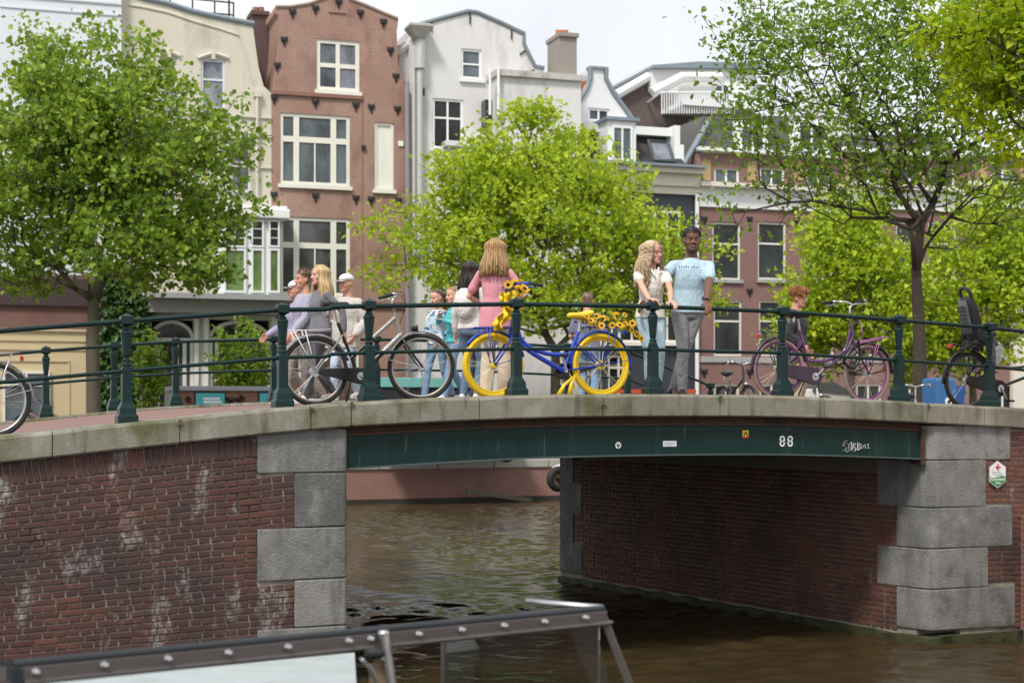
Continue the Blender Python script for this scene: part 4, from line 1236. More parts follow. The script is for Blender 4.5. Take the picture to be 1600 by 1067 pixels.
def guard(bike, x, z, r, a0, a1, m, name='mudguard', w=.028):
    rings = []
    for k in range(19):
        a = lerp(a0, a1, k/18)
        row = []
        for j, (dy, dr) in enumerate(((-w, -.012), (-w*.6, .004), (0, .009), (w*.6, .004), (w, -.012), (w*.55, .0), (0, .005), (-w*.55, 0))):
            row.append((x + (r+dr)*math.cos(a), dy, z + (r+dr)*math.sin(a)))
        rings.append(row)
    return MB().loft(rings).build(name, m, bike, smooth=True)
def saddle(bike, x, z, m, L=.29):
    s = MB(); rings = []
    for u, wd, dz, th in ((0, .014, .0, .03), (.1, .034, .006, .045), (.3, .044, .004, .05), (.55, .066, .004, .065), (.8, .10, .016, .08), (.95, .092, .022, .075), (1.0, .05, .018, .045)):
        xx = x + L*.55 - u*L
        rings.append([(xx, wd*math.cos(a), z + dz + (th*.45*math.sin(a) if math.sin(a) > 0 else th*.9*math.sin(a))) for a in [2*math.pi*j/12 for j in range(12)]])
    o = s.loft(rings).build('saddle', m, bike, smooth=True)
    t = MB()
    for k in (-1, 1): t.ring((x - .08, k*.045, z - .075), .018, .006, 'Z', 12, 5); t.cyl((x - .08, k*.045, z - .1), (x - .08, k*.045, z - .03), .014, n=8)
    t.tube([(x - .1, 0, z - .06), (x + .1, 0, z - .035)], .009, 6); t.build('saddle_spring', STEEL, o)
    return o
def bars(bike, x, z, m, grip_m, style, w=.28, steer=0.):
    h = MB()
    if style == 'dutch':      # swept back
        pl = cr([(0, 0, 0), (.045, .09, .025), (.02, .2, .045), (-.09, w, .035), (-.2, w + .015, .015)], 6)
    else:
        pl = cr([(0, 0, 0), (.02, .1, .02), (.0, .22, .03), (-.06, w, .02), (-.13, w + .03, .005)], 6)
    L = [Vector(p) for p in pl]; Rr = [Vector((p.x, -p.y, p.z)) for p in pl]
    h.tube([*reversed(Rr), *L[1:]], .0115, 8)
    o = h.build('handlebar', m, bike, smooth=True)
    o.location = (x, 0, z); o.rotation_euler = (0, 0, steer)
    for P_ in (L, Rr):
        MB().tube([P_[-1] + (P_[-1]-P_[-3]).normalized()*.012, P_[-3], P_[-6], P_[-8]], [.014, .0175, .0165, .0165], 10).build('grip', grip_m, o, smooth=True)
        a = P_[-9]; s_ = 1 if a.y > 0 else -1
        b = MB().tube([a, a + Vector((.03, -s_*.0, -.02)), a + Vector((-.03, s_*.035, -.045)), a + Vector((-.10, s_*.03, -.05))], .006, 6); b.box(tuple(a), (.03, .03, .03)); b.build('brake_lever', m, o, smooth=True)
    c = MB()
    for s_, P_ in ((1, L), (-1, Rr)):
        c.tube(cr([P_[-9], P_[-9] + Vector((.09, -s_*.06, .02)), Vector((.10, s_*.03, -.08)), Vector((.04, 0, -.26))], 6), .0035, 5)
    c.build('brake_cable', RUBBER, o)
    return o
def rack(bike, x0, x1, z, m, legs, w=.065, n=3, tilt=0.):
    r = MB()
    dz = lambda x: (x - x0) * tilt
    for k in range(n):
        y = lerp(-w, w, k/(n-1)); r.tube([(x0, y, z), (x1, y, z + dz(x1))], .0055, 6)
    for u in (0, .3, .65, 1.): x = lerp(x0, x1, u); r.tube([(x, -w, z + dz(x)), (x, w, z + dz(x))], .0055, 6)
    for (xa, za, xb, zb) in legs:
        for s_ in (-1, 1): r.tube([(xa, s_*w, za), (xb, s_*.05, zb)], .0055, 6)
    return r.build('luggage_rack', m, bike, smooth=True)
def crank(bike, x, z, m, ang, case=None, y=-.06):
    c = MB().cyl((x, -.08, z), (x, .08, z), .02, n=12)
    c.cyl((x, -.05, z), (x, -.045, z), .075, n=24)
    d = Vector((math.cos(ang), 0, math.sin(ang))) * .165
    for s_ in (1, -1): c.tube([(x, -s_*.085, z), (x + s_*d.x, -s_*.095, z + s_*d.z)], [.014, .010], 8)
    o = c.build('crank', m, bike, smooth='auto')
    for s_ in (1, -1): MB().box((x + s_*d.x, -s_*.145, z + s_*d.z), (.085, .085, .024)).build('pedal', RUBBER, o, bevel=.006)
    return o
def chaincase(bike, xa, za, xb, zb, ra, rb, m, y=-.05):
    pts = []
    for k in range(13): a = math.pi*.5 + math.pi*k/12; pts.append((xa + ra*math.cos(a), za + ra*math.sin(a)))
    for k in range(13): a = -math.pi*.5 + math.pi*k/12; pts.append((xb + rb*math.cos(a), zb + rb*math.sin(a)))
    o = MB().prism(pts, y - .022, y + .022).build('chain_case', m, bike, bevel=.01)
    MB().cyl((xb, y - .03, zb), (xb, y - .024, zb), rb*.45, n=20).build('chain_ring', STEEL, o)
    return o
def bicycle(label, xr, xf, w, st, name='bicycle'):
    """xr, xf: photo columns of the rear and front hub"""
    tr_, tf = tx(xr, w), tx(xf, w)
    sgn = 1 if tf > tr_ else -1
    WB = abs(tf - tr_)
    z0 = (zc(tr_) - .035 + zc(tf) - .035) / 2
    tilt = math.atan2(zc(tf) - zc(tr_), WB)
    b = thing(name, BR.pt(tr_, w, zc(tr_) - .03), label, 'bicycle', BR.a + (0 if sgn > 0 else math.pi), 'bicycles parked against the railing')
    b.rotation_euler = (R(st.get('lean', 3)) * (1 if sgn > 0 else -1), -tilt, BR.a + (0 if sgn > 0 else math.pi))
    R0 = st.get('R', .345)
    k = WB
    fm = st['frame']; g = st.get('guard', fm); dk = st.get('dark', fm)
    steer = st.get('steer', 0.)
    wheel(b, 0, R0, dict(st, bighub=True), 0, st.get('nsp', 28)); wheel(b, k, R0, st, steer, st.get('nsp', 28))
    hb, ht = (k - .20, .64), (k - .265, .89)
    bb = (.45, .285)
    stt, sb = (.255, st.get('seat', .90) - .17), bb
    f = MB()
    kind = st['kind']; fat = st.get('fat', 1.)
    (MB() if kind == 'trek' else f).tube([pt(bb), pt(stt)], .016*fat, 10)
    if kind == 'trek': MB().tube([pt(bb), pt(stt)], .017, 10).build('seat_tube', BLACKP, b, smooth='auto')
    F1 = MB() if kind == 'trek' else f
    F1.tube([pt(hb), pt(ht)], .02*fat, 10)
    if kind == 'swan':
        f.tube(curve2([(ht[0] + .008, ht[1] - .03), (lerp(hb[0], .4, .22), .60), (lerp(hb[0], .4, .60), .475), (.405, .455)]), .017*fat, 10)
        f.tube(curve2([(hb[0] + .0, hb[1] + .03), (lerp(hb[0], bb[0], .36), .50), (lerp(hb[0], bb[0], .72), .375), bb]), .019*fat, 10)
    elif kind == 'trek':
        F1.tube([pt((ht[0] + .01, ht[1] - .03)), pt((lerp(ht[0], .375, .5), lerp(ht[1] - .03, .46, .5)))], .021, 10)
        F1.tube([pt((hb[0], hb[1] + .05)), pt((lerp(hb[0], bb[0], .45), lerp(hb[1] + .05, bb[1], .45)))], .026, 10)
        f2 = MB().tube([pt((lerp(ht[0], .375, .5), lerp(ht[1] - .03, .46, .5))), pt((.375, .46))], .0215, 10)
        f2.tube([pt((lerp(hb[0], bb[0], .45), lerp(hb[1] + .05, bb[1], .45))), pt(bb)], .0265, 10)
        f2.build('dark_frame_tube', BLACKP, b, smooth='auto'); F1.build('front_frame', fm, b, smooth='auto')
    else:
        f.tube(curve2([(ht[0] + .01, ht[1] - .05), (lerp(hb[0], .4, .5), .60), (.355, .52)]), .016, 10)
        f.tube([pt((hb[0], hb[1] + .03)), pt(bb)], .018, 10)
    for s_ in (-1, 1):
        f.tube([(bb[0], s_*.03, bb[1]), (0, s_*.06, R0)], .0095, 8)
        f.tube([(stt[0] + .045, s_*.02, stt[1] - .12), (0, s_*.06, R0)], .0085, 8)
    f.cyl((bb[0], -.04, bb[1]), (bb[0], .04, bb[1]), .024, n=12)
    f.build('frame', fm, b, smooth='auto')
    fk = MB()
    for s_ in (-1, 1): fk.tube([(hb[0] - .0, s_*.045, hb[1] - .01), (lerp(hb[0], k, .55), s_*.055, lerp(hb[1], R0, .6)), (k, s_*.055, R0)], [.013, .012, .009], 8)
    fk.tube([(hb[0], -.05, hb[1] - .012), (hb[0], .05, hb[1] - .012)], .015, 8)
    o = fk.build('fork', st.get('fork', fm), b, smooth=True)
    MB().cyl(pt(stt), pt((stt[0] - .035, st.get('seat', .9) - .02)), .0125, n=10).build('seat_post', STEEL, b, smooth='auto')
    saddle(b, stt[0] - .035, st.get('seat', .9) + .01, st.get('saddle', LEATHER))
    hz = st.get('bar', 1.08)
    MB().tube([pt(ht), pt((ht[0] - .02, hz - .03)), pt((ht[0] + .01, hz))], .013, 10).build('stem', st.get('stem', CHROME), b, smooth=True)
    bars(b, ht[0] + .01, hz, st.get('barm', CHROME), st.get('grip', RUBBER), st.get('bars', 'dutch'), .27, steer)
    guard(b, 0, R0, R0 + .02, R(st.get('ga', 15)), R(190), g)
    guard(b, k, R0, R0 + .02, R(5 if not st.get('shortg') else 35), R(165), g)
    st_ = MB()
    for s_ in (-1, 1):
        st_.tube([(0, s_*.05, R0), (-(R0 + .02)*.98, s_*.026, R0 + .06)], .003, 5)
        st_.tube([(k, s_*.05, R0), (k - (R0+.02)*.95, s_*.026, R0 + .09)], .003, 5)
    st_.build('mudguard_stay', dk, b)['kind'] = 'stuff'
    if st.get('case'): chaincase(b, 0.0, R0, bb[0], bb[1], .06, .10, st['case'])
    else: chaincase(b, .05, R0 - .0, bb[0] + .0, bb[1], .03, .085, BLACKP)
    crank(b, bb[0], bb[1], STEEL, st.get('crank', .9))
    if st.get('rack'): rack(b, -.28, .16, .755, st['rack'], [(-.22, .755, 0, R0), (-.1, .755, 0, R0)], tilt=st.get('rtilt', 0))
    if st.get('front_rack'):
        rack(b, hb[0] + .03, hb[0] + .42, st.get('frz', .735), st['front_rack'], [(hb[0] + .26, .735, k, R0), (hb[0] + .30, .735, k, R0)], .09, 4, st.get('ftilt', 0.))
        r2 = MB(); r2.tube([(hb[0] + .05, -.09, .73), (hb[0] + .03, -.08, .93), (hb[0] + .03, .08, .93), (hb[0] + .05, .09, .73)], .006, 6)
        if st.get('hoop'): r2.build('rack_hoop', st['front_rack'], b, smooth=True)
    if st.get('lamp'):
        lp = MB().tube([(hb[0] + st.get('lx', .08), 0, st.get('lz', .72)), (hb[0] + st.get('lx', .08) + .07, 0, st.get('lz', .72))], [.022, .038], 14); 
        o = lp.build('head_lamp', BLACKP, b, smooth='auto')
        MB().ball((hb[0] + st.get('lx', .08) + .068, 0, st.get('lz', .72)), (.012, .034, .034)).build('lens', LENS, o, smooth=True)
    rl = MB().box((-.30, 0, st.get('rlz', .70)), (.03, .07, .045)).build('rear_light', st.get('rl', REDL), b, bevel=.008)
    ks = MB().tube([(bb[0] - .06, .03, bb[1] - .02), (bb[0] - .10, .12, .02)], .009, 6); ks.build('kickstand', st.get('stand', BLACKP), b, smooth=True)
    return b, k, hb, ht, bb
def paint(name, c, rough=.28): return mat(name, c, rough, var=.1, coat=.3)
SILV = paint('silver frame paint', (.27, .27, .26))
BLUE = mat('blue frame paint', (.012, .05, .42), .4, var=.15, stain=((.03, .05, .18), 20, .64, .74))
YELL = mat('yellow tyre', (.74, .50, .006), .6, var=.12, vs=9, stain=((.42, .29, .03), 14, .60, .78))
YELS = paint('yellow saddle', (.75, .55, .01), .4)
PURP = paint('purple frame paint', (.105, .035, .125))
PURD = paint('dark purple paint', (.045, .018, .05), .35)
MAGE = paint('magenta rim', (.20, .02, .17))
TAN = mat('tan tyre', (.30, .235, .19), .8)
W0 = .40
b1, k1, *_ = bicycle('silver and black trekking bicycle with white rear rack at the left pier', 494, 660, W0,
    dict(kind='trek', frame=SILV, fork=BLACKP, guard=mat('grey mudguard', (.25, .25, .25), .4), dark=STEEL, rim=mat('alloy rim', (.45, .42, .38), .4, .6), tyre=RUBBER, seat=.99, bar=1.06, bars='flat',
         rack=mat('white rack', (.72, .73, .74), .4), lamp=True, lx=.10, lz=.74, lean=2, crank=-.7, barm=STEEL, steer=-.25, nsp=32))
b2, k2, hb2, ht2, bb2 = bicycle('blue and yellow bicycle decorated with sunflowers', 940, 772, W0 + .02,
    dict(kind='swan', fat=1.35, frame=BLUE, rim=YELL, tyre=YELL, tr=.030, rimh=.014, seat=.87, bar=1.14, saddle=YELS, rack=BLUE, front_rack=BLUE, guard=BLUE, barm=BLUE, stem=BLUE, hub=YELS, rl=BLUE,
         case=None, lean=-2, ga=-5, shortg=True, crank=-1.9, spoke=mat('pale spokes', (.7, .68, .5), .4), nsp=32, stand=YELS))
b3, k3, *_ = bicycle('purple step-through bicycle with magenta front wheel and front rack', 1214, 1352, W0,
    dict(kind='swan', frame=PURP, rim=MAGE, tyre=TAN, guard=PURD, dark=PURD, fork=PURD, rack=PURD, front_rack=mat('pink rack', (.34, .09, .28), .4), hoop=True, case=PURD, seat=.97, bar=1.13, lamp=True, lx=.30, lz=.66, ftilt=.22, frz=.70,
         lean=2, crank=.75, steer=.1, nsp=24, spoke=mat('pale spokes', (.7, .68, .5), .4)))
b4, k4, hb4, ht4, bb4 = bicycle('black city bicycle with grey child seat at the right edge', 1508, 1672, W0,
    dict(kind='city', frame=BLACKP, rim=mat('dark rim', (.10, .10, .10), .4, .5), tyre=RUBBER, rack=BLACKP, front_rack=BLACKP, hoop=True, case=mat('black vinyl chain case', (.02, .014, .014), .6), seat=.93, bar=1.05, lean=2, crank=-1., nsp=24, rlz=.73))
b5, k5, *_ = bicycle('black bicycle with silver rear rack cut by the left edge', -6, -190, W0 - .05,
    dict(kind='city', frame=BLACKP, rim=STEEL, tyre=RUBBER, rack=STEEL, guard=mat('grey mudguard', (.25, .25, .25), .4), dark=STEEL, seat=.93, bar=1.05, lean=-2, crank=-1., nsp=28))
# white painted dots and dark lower half on the trekking frame
m = MB()
# child seat
CS = mat('charcoal plastic', (.028, .029, .032), .55, var=.15); CSG = mat('grey seat pad', (.15, .16, .18), .8)
rings = []
prof = [(.02, .80, .13, .02), (-.02, .90, .15, .03), (-.07, 1.05, .155, .035), (-.12, 1.20, .145, .035), (-.150, 1.29, .12, .03), (-.160, 1.33, .10, .02)]
cs = MB()
for x, z, hw, th in prof:
    row = []
    for j in range(14):
        a = 2*math.pi*j/14
        yy = hw*math.cos(a); row.append((x + th*math.sin(a) + .5*(yy*yy)/hw, yy, z))
    rings.append(row)
cs.loft(rings)
cs.tube(cr([(-.10, -.09, 1.31), (-.135, -.085, 1.38), (-.165, -.04, 1.43), (-.165, .04, 1.43), (-.135, .085, 1.38), (-.10, .09, 1.31)], 4), .022, 8)
so = cs.build('child_seat', CS, b4, smooth=True)
MB().loft([[(x - th*.75 + .016*math.sin(a) , hw*.60*math.cos(a), z) for a in [2*math.pi*j/10 for j in range(10)]] for x, z, hw, th in prof[1:5]]).build('back_pad', CSG, so, smooth=True)
MB().loft([[(x + .03 + .02*math.sin(a), hw*.62*math.cos(a), z) for a in [2*math.pi*j/10 for j in range(10)]] for x, z, hw, th in prof[1:5]]).build('back_pad', CSG, so, smooth=True)
MB().bb(.0, .30, -.15, .15, .78, .84).build('seat_base', CS, so, bevel=.02)
for s_ in (-1, 1):
    MB().loft([[(x, s_*(.15 + .012*math.sin(a)), z + h*math.cos(a)) for a in [2*math.pi*j/8 for j in range(8)]] for x, z, h in ((-.02, .92, .10), (.1, .86, .07), (.24, .82, .05))]).build('side_wing', CS, so, smooth=True)
    MB().tube([(.20, s_*.16, .82), (.235, s_*.165, .62), (.21, s_*.165, .47)], [.035, .03, .035], 10, flat=.5).build('leg_rest', mat('grey leg rest', (.10, .10, .11), .6), so, smooth=True)
    MB().bb(.17, .27, s_*.165 - .035, s_*.165 + .035, .455, .475).build('foot_rest', mat('dark red strap', (.14, .02, .03), .6), so)
MB().bb(-.1, -.085, -.05, .05, 1.20, 1.225).build('seat_badge', REDL, so)
m = MB()
for k in range(6):
    for j in range(3): m.bb(-.098 - .016*k, -.09 - .016*k, -.055 + j*.045, -.03 + j*.045, .97 + k*.045, .99 + k*.045)
for k in range(3): m.tube([(-.22 + .1*k, -.09, .70 + .02*k), (-.1 + .1*k, -.10, .76), (.03 + .05*k, -.06, .72)], .02, 6)
m.build('strap_bundle', CS, so)['kind'] = 'stuff'
# plastic bag on the black bicycle
pb = MB().ball((0, 0, 0), (.10, .07, .14), 14, 10)
rng = random.Random(3)
pb.v = [(x + rng.uniform(-.02, .02), y + rng.uniform(-.02, .02), z + rng.uniform(-.02, .02)) for x, y, z in pb.v]
o = pb.build('plastic_bag', mat('white plastic bag', (.6, .63, .64), .3), None)
pp = BR.pt(tx(1556, .3), .32, zc(tx(1556)) + .66); o.location = pp
tag(o, 'crumpled white plastic bag tucked behind the child seat', 'bag')
# lock chains on railing posts
def chain_loop(bike, pts, m=BLACKP, name='chain_lock', r=.016):
    return MB().tube(cr(pts, 6), r, 7).build(name, m, bike, smooth=True)
chain_loop(b3, [(k3 - .24, -.07, .82), (k3 - .34, -.1, .66), (k3 - .40, -.1, .48), (k3 - .25, -.08, .40), (k3 - .16, -.06, .55), (k3 - .2, -.07, .75)])
chain_loop(b4, [(k4 - .45, -.08, .86), (k4 - .5, -.1, .66), (k4 - .58, -.1, .42), (k4 - .46, -.08, .5), (k4 - .4, -.08, .72)])
chain_loop(b2, [(hb2[0] - .0, .08, .80), (hb2[0] + .06, .2, .76), (hb2[0] + .1, .3, .72), (hb2[0] + .02, .2, .70), (hb2[0] - .04, .1, .74)])
# sunflowers
PET = mat('sunflower petal', (.80, .47, .008), .6, var=.2, vs=40)
SEED = mat('sunflower heart', (.045, .018, .006), .9, bump=1., bs=200)
LEAFG = mat('flower leaf', (.05, .13, .02), .6)
def flower_mesh(seed, r=.055):
    rng = random.Random(seed); b = MB()
    for lay, n_, rr, dz in ((0, 13, r, 0), (1, 11, r*.86, .008)):
        for k in range(n_):
            a = 2*math.pi*(k + .5*lay)/n_ + rng.uniform(-.1, .1); L = rr*rng.uniform(.85, 1.1); w = r*.17; tz = rng.uniform(-.006, .014)
            c_, s_ = math.cos(a), math.sin(a)
            q = [(r*.28, 0, dz), (L*.65, w, dz + .006), (L, 0, dz + tz), (L*.65, -w, dz + .006)]
            b.add([(x*c_ - y*s_, x*s_ + y*c_, z) for x, y, z in q] + [(x*c_ - y*s_, x*s_ + y*c_, z - .002) for x, y, z in q], [(0,1,2,3), (7,6,5,4), (0,4,5,1), (1,5,6,2), (2,6,7,3), (3,7,4,0)])
    me = b.mesh('sunflower'); me.materials.append(PET); return me
FM = [flower_mesh(k) for k in range(4)]
HMs = MB().ball((0, 0, .006), (.021, .021, .010), 12, 6).mesh('flower_heart'); HMs.materials.append(SEED)
def sunflower(par, loc, face, k, sc=1.):
    o = inst('sunflower', FM[k % 4], par, loc, Vector(face).to_track_quat('Z', 'Y').to_euler(), (sc,)*3)
    inst('flower_heart', HMs, o)
    return o
rng = random.Random(11)
# local frame of the blue bike: x forward (left in the photo), camera side is +y
for k in range(11):     # on the handlebar and head
    p = (ht2[0] + rng.uniform(-.08, .14), rng.uniform(-.05, .16), 1.02 + rng.uniform(-.06, .19))
    sunflower(b2, p, (rng.uniform(-.4, .6), 1, rng.uniform(-.2, .7)), k, rng.uniform(.9, 1.3))
for k in range(24):     # on the rear rack
    p = (rng.uniform(-.34, .22), rng.uniform(-.12, .16), .79 + rng.uniform(-.04, .10))
    sunflower(b2, p, (rng.uniform(-.6, .6), 1, rng.uniform(0, .9)), k, rng.uniform(.55, .95))
for k in range(3): sunflower(b2, (-.36 - .03*k, .05 + .05*k, .72 - .05*k), (-.5, 1, .2), k, .9)
fl = MB()
for k in range(70):
    x0 = rng.uniform(-.34, .22) if k < 50 else ht2[0] + rng.uniform(-.1, .15); z0 = .80 + rng.uniform(-.06, .10) if k < 50 else 1.0 + rng.uniform(-.12, .15)
    y0 = rng.uniform(-.12, .12); a = rng.uniform(0, 6.28)
    dx, dz, dy = .05*math.cos(a), .05*math.sin(a), rng.uniform(-.02, .02)
    fl.add([(x0, y0, z0), (x0 + dx*.5 - dz*.3, y0 + dy, z0 + dz*.5 + dx*.3), (x0 + dx, y0 + dy, z0 + dz), (x0 + dx*.5 + dz*.3, y0 - dy, z0 + dz*.5 - dx*.3)], [(0, 1, 2, 3)])
fo = fl.build('flower_leaves', LEAFG, b2); tag(fo, kind='stuff')
# yellow cloth hanging from the handlebar over the front rack
cl = MB(); rows = []
for i in range(26):
    u = i / 25
    cx = ht2[0] + lerp(.09, .22, u) + .03*math.sin(u*9); zz = lerp(1.10, .70, u); hw = .075 + .03*math.sin(u*11 + 1)
    row = []
    for j in range(9):
        v = j/8*2 - 1
        row.append((cx + v*hw, .10 + .035*math.sin(v*7 + u*12) + .02*math.sin(u*23 + v*3), zz + .02*math.sin(v*9 + u*5)))
    rows.append(row)
vs = [p for r in rows for p in r]; fs = [(i*9+j, i*9+j+1, (i+1)*9+j+1, (i+1)*9+j) for i in range(25) for j in range(8)]
cl.add(vs, fs)
co = cl.build('yellow_cloth', mat('yellow silk petals', (.80, .55, .01), .55, var=.15), b2, smooth=True)
md = co.modifiers.new('thick', 'SOLIDIFY'); md.thickness = .006
# yellow tassels at the pedals
tm = MB()
for dx in (-.05, .03): tm.tube([(bb2[0] - .1, .1, .24), (bb2[0] + .02 + dx, .12, .13), (bb2[0] + .07 + dx*1.6, .12, .02)], [.012, .02, .03], 8)
tm.build('yellow_tassel', YELS, b2, smooth=True)
# smaller bicycles on the right bank and on the far street
def small_bike(label, x, y, Z, ang, fm, H=1.05, name='bicycle'):
    p = P(x, y, Z)
    b = thing(name, (p.x, p.y, p.z - H), label, 'bicycle', ang, 'bicycles parked beyond the bridge')
    st = dict(rim=STEEL, tyre=RUBBER)
    wheel(b, 0, .345, st, 0, 16); wheel(b, 1.08, .345, st, 0, 16)
    f = MB(); f.tube([(.45,0,.28), (.26,0,.8)], .017, 6); f.tube([(.86,0,.85), (.92,0,.62)], .02, 6); f.tube([(.87,0,.8), (.36,0,.55)], .017, 6); f.tube([(.9,0,.66), (.45,0,.28)], .019, 6)
    for s_ in (-1, 1): f.tube([(.45, 0, .28), (0, s_*.05, .345)], .01, 6); f.tube([(.3, 0, .7), (0, s_*.05, .345)], .009, 6); f.tube([(.92, s_*.04, .62), (1.08, s_*.05, .345)], .011, 6)
    f.tube([(.86, 0, .85), (.83, 0, H)], .013, 6)
    f.build('frame', fm, b, smooth='auto')
    saddle(b, .22, .92, LEATHER); bars(b, .84, H, CHROME, RUBBER, 'dutch', .26)
    guard(b, 0, .345, .365, R(15), R(190), BLACKP); guard(b, 1.08, .345, .365, R(20), R(165), BLACKP)
    MB().tube([(.93, 0, .72), (1.0, 0, .72)], [.02, .035], 10).build('head_lamp', STEEL, b, smooth=True)
    return b
small_bike('black bicycle with silver handlebars facing us beyond the far railing', 1130, 572, 27.2, R(-75), BLACKP)
small_bike('white bicycle with blue bag beyond the purple rear wheel', 1226, 590, 28.2, R(-60), mat('white frame', (.6, .62, .62), .4))
small_bike('bicycle with red frame on the street at the far left', 84, 627, 44.5, R(160), mat('red frame', (.3, .05, .03), .4), 1.1)
small_bike('dark bicycle behind the left tree trunk', 138, 630, 46, R(10), BLACKP, 1.1)
small_bike('dark bicycle at the far street edge below the left wheel', 30, 632, 44, R(20), BLACKP, 1.1)
small_bike('grey bicycle leaning at the foot of the dark trunk', 1424, 606, 27.0, R(-100), STEEL)
# ------------------------------------------------------------------ people
def remesh(mb, voxel, name, smooth_it=4):
    me = mb.mesh(name)
    o = bpy.data.objects.new('tmp', me); COL.objects.link(o)
    md = o.modifiers.new('r', 'REMESH'); md.mode = 'VOXEL'; md.voxel_size = voxel; md.use_smooth_shade = True
    if smooth_it:
        s = o.modifiers.new('s', 'SMOOTH'); s.iterations = smooth_it; s.factor = .5
    out = bpy.data.meshes.new_from_object(o.evaluated_get(bpy.context.evaluated_depsgraph_get()))
    bpy.data.objects.remove(o); bpy.data.meshes.remove(me)
    out.name = name
    out.materials.clear()
    return out
def limb(mb, pts, rs, n=12):
    pts = [Vector(p) for p in pts]
    mb.tube(pts, rs, n)
    for p, r in zip(pts, rs): mb.ball(p, r * .985, 10, 8)
def ik(a, b, l1, l2, pole):
    a, b = Vector(a), Vector(b); d = b - a; L = min(d.length, (l1 + l2) * .999)
    u = d.normalized(); x = (l1*l1 - l2*l2 + L*L) / (2*L); h = math.sqrt(max(0, l1*l1 - x*x))
    p = Vector(pole); p = (p - u * p.dot(u)); p = p.normalized() if p.length > 1e-6 else u.orthogonal().normalized()
    return a + u * x + p * h
def hand(mb, wr, d, palm, side, curl=.5, s=1.):
    """palm and five fingers; d = along the hand, palm = palm normal, side = direction of the thumb"""
    wr, d, palm, side = Vector(wr), Vector(d).normalized(), Vector(palm).normalized(), Vector(side).normalized()
    for k in range(4):
        o = (1.5 - k) * .019 * s
        a = wr + side * o * .7 + d * .012 * s; b = wr + side * o + d * (.085 - .004 * abs(k - 1)) * s
        limb(mb, [a, b], [.0135 * s, .0115 * s], 8)
        L = (.036, .041, .038, .030)[k] * s
        dirs, p, ang = d, b, 0
        for j in range(3):
            ang += curl * (.9 if j else .7)
            dd = d * math.cos(ang) + palm * math.sin(ang)
            q = p + dd * L * (1, .72, .55)[j]
            limb(mb, [p, q], [.0098 * s, .0088 * s], 8); p = q
    a = wr + side * .018 * s + d * .02 * s
    b = a + (side * .75 + d * .6 + palm * .3).normalized() * .042 * s
    c = b + (side * .25 + d * .8 + palm * .5).normalized() * .034 * s
    limb(mb, [a, b, c], [.0135 * s, .0115 * s, .0095 * s], 8)
HEADR = [(0, .020, -.080, -.030), (.012, .036, -.092, -.01), (.032, .049, -.095, .012), (.055, .058, -.092, .04), (.085, .066, -.089, .066), (.118, .071, -.084, .085), (.15, .0745, -.091, .096), (.18, .072, -.085, .097), (.208, .058, -.063, .078), (.226, .036, -.032, .046), (.234, .012, -.0, .012)]
def head_rings(off=0., zmin=-1, n=20, front=1.):
    rings = []
    for z, hw, f, b in HEADR:
        if z < zmin: continue
        hw_, f_, b_ = hw + off, f * front - off, b + off
        cy, ry = (f_ + b_) / 2, (b_ - f_) / 2
        rings.append([(hw_ * math.cos(2*math.pi*j/n), cy + ry * math.sin(2*math.pi*j/n), z + (off * .8 if z > .2 else 0)) for j in range(n)])
    return rings
SKINS = {}
def skin(name, c):
    if name in SKINS: return SKINS[name]
    T = NT(name)
    col = T.mix(T.noise(14, T.pos(), 3), sc3(c, .9), (min(1, c[0]*1.12), c[1]*1.02, c[2]*.98))
    T.base(col); T.bs.inputs['Roughness'].default_value = .5
    T.bs.inputs['Subsurface Weight'].default_value = .12
    T.bs.inputs['Subsurface Radius'].default_value = (.012, .005, .003)
    SKINS[name] = T.m; return T.m
def cloth(name, c, var=.1, bump=.9, bs=14, stripe=None, pattern=None, rough=.9):
    if name in _mats: return _mats[name]
    T = NT(name)
    col = T.mix(T.noise(6, T.pos(), 4), sc3(c, 1 - var), sc3(c, 1 + var))
    if stripe:
        o = T.new('TexCoord').outputs['Object']; sx = T.new('SeparateXYZ'); T.l.new(o, sx.inputs[0])
        f = T.math('FRACT', T.math('MULTIPLY', sx.outputs[2], stripe[1]))
        col = T.mix(T.ramp(f, [(.42, 0.), (.5, 1.)]), col, stripe[0])
    if pattern:
        for pc, sc, lo, hi in pattern:
            col = T.mix(T.ramp(T.noise(sc, T.new('TexCoord').outputs['Object'], 2), [(lo, 0.), (hi, 1.)]), col, pc)
    T.base(col); T.bs.inputs['Roughness'].default_value = rough
    T.bs.inputs['Specular IOR Level'].default_value = .25
    T.bs.inputs['Sheen Weight'].default_value = .1
    mp = T.new('Mapping'); mp.inputs['Scale'].default_value = (1, 1, .55); T.l.new(T.new('TexCoord').outputs['Object'], mp.inputs['Vector'])
    T.bump(T.noise(bs, mp.outputs[0], 4, .6), min(1., bump*1.5), .04)
    _mats[name] = T.m
    return T.m
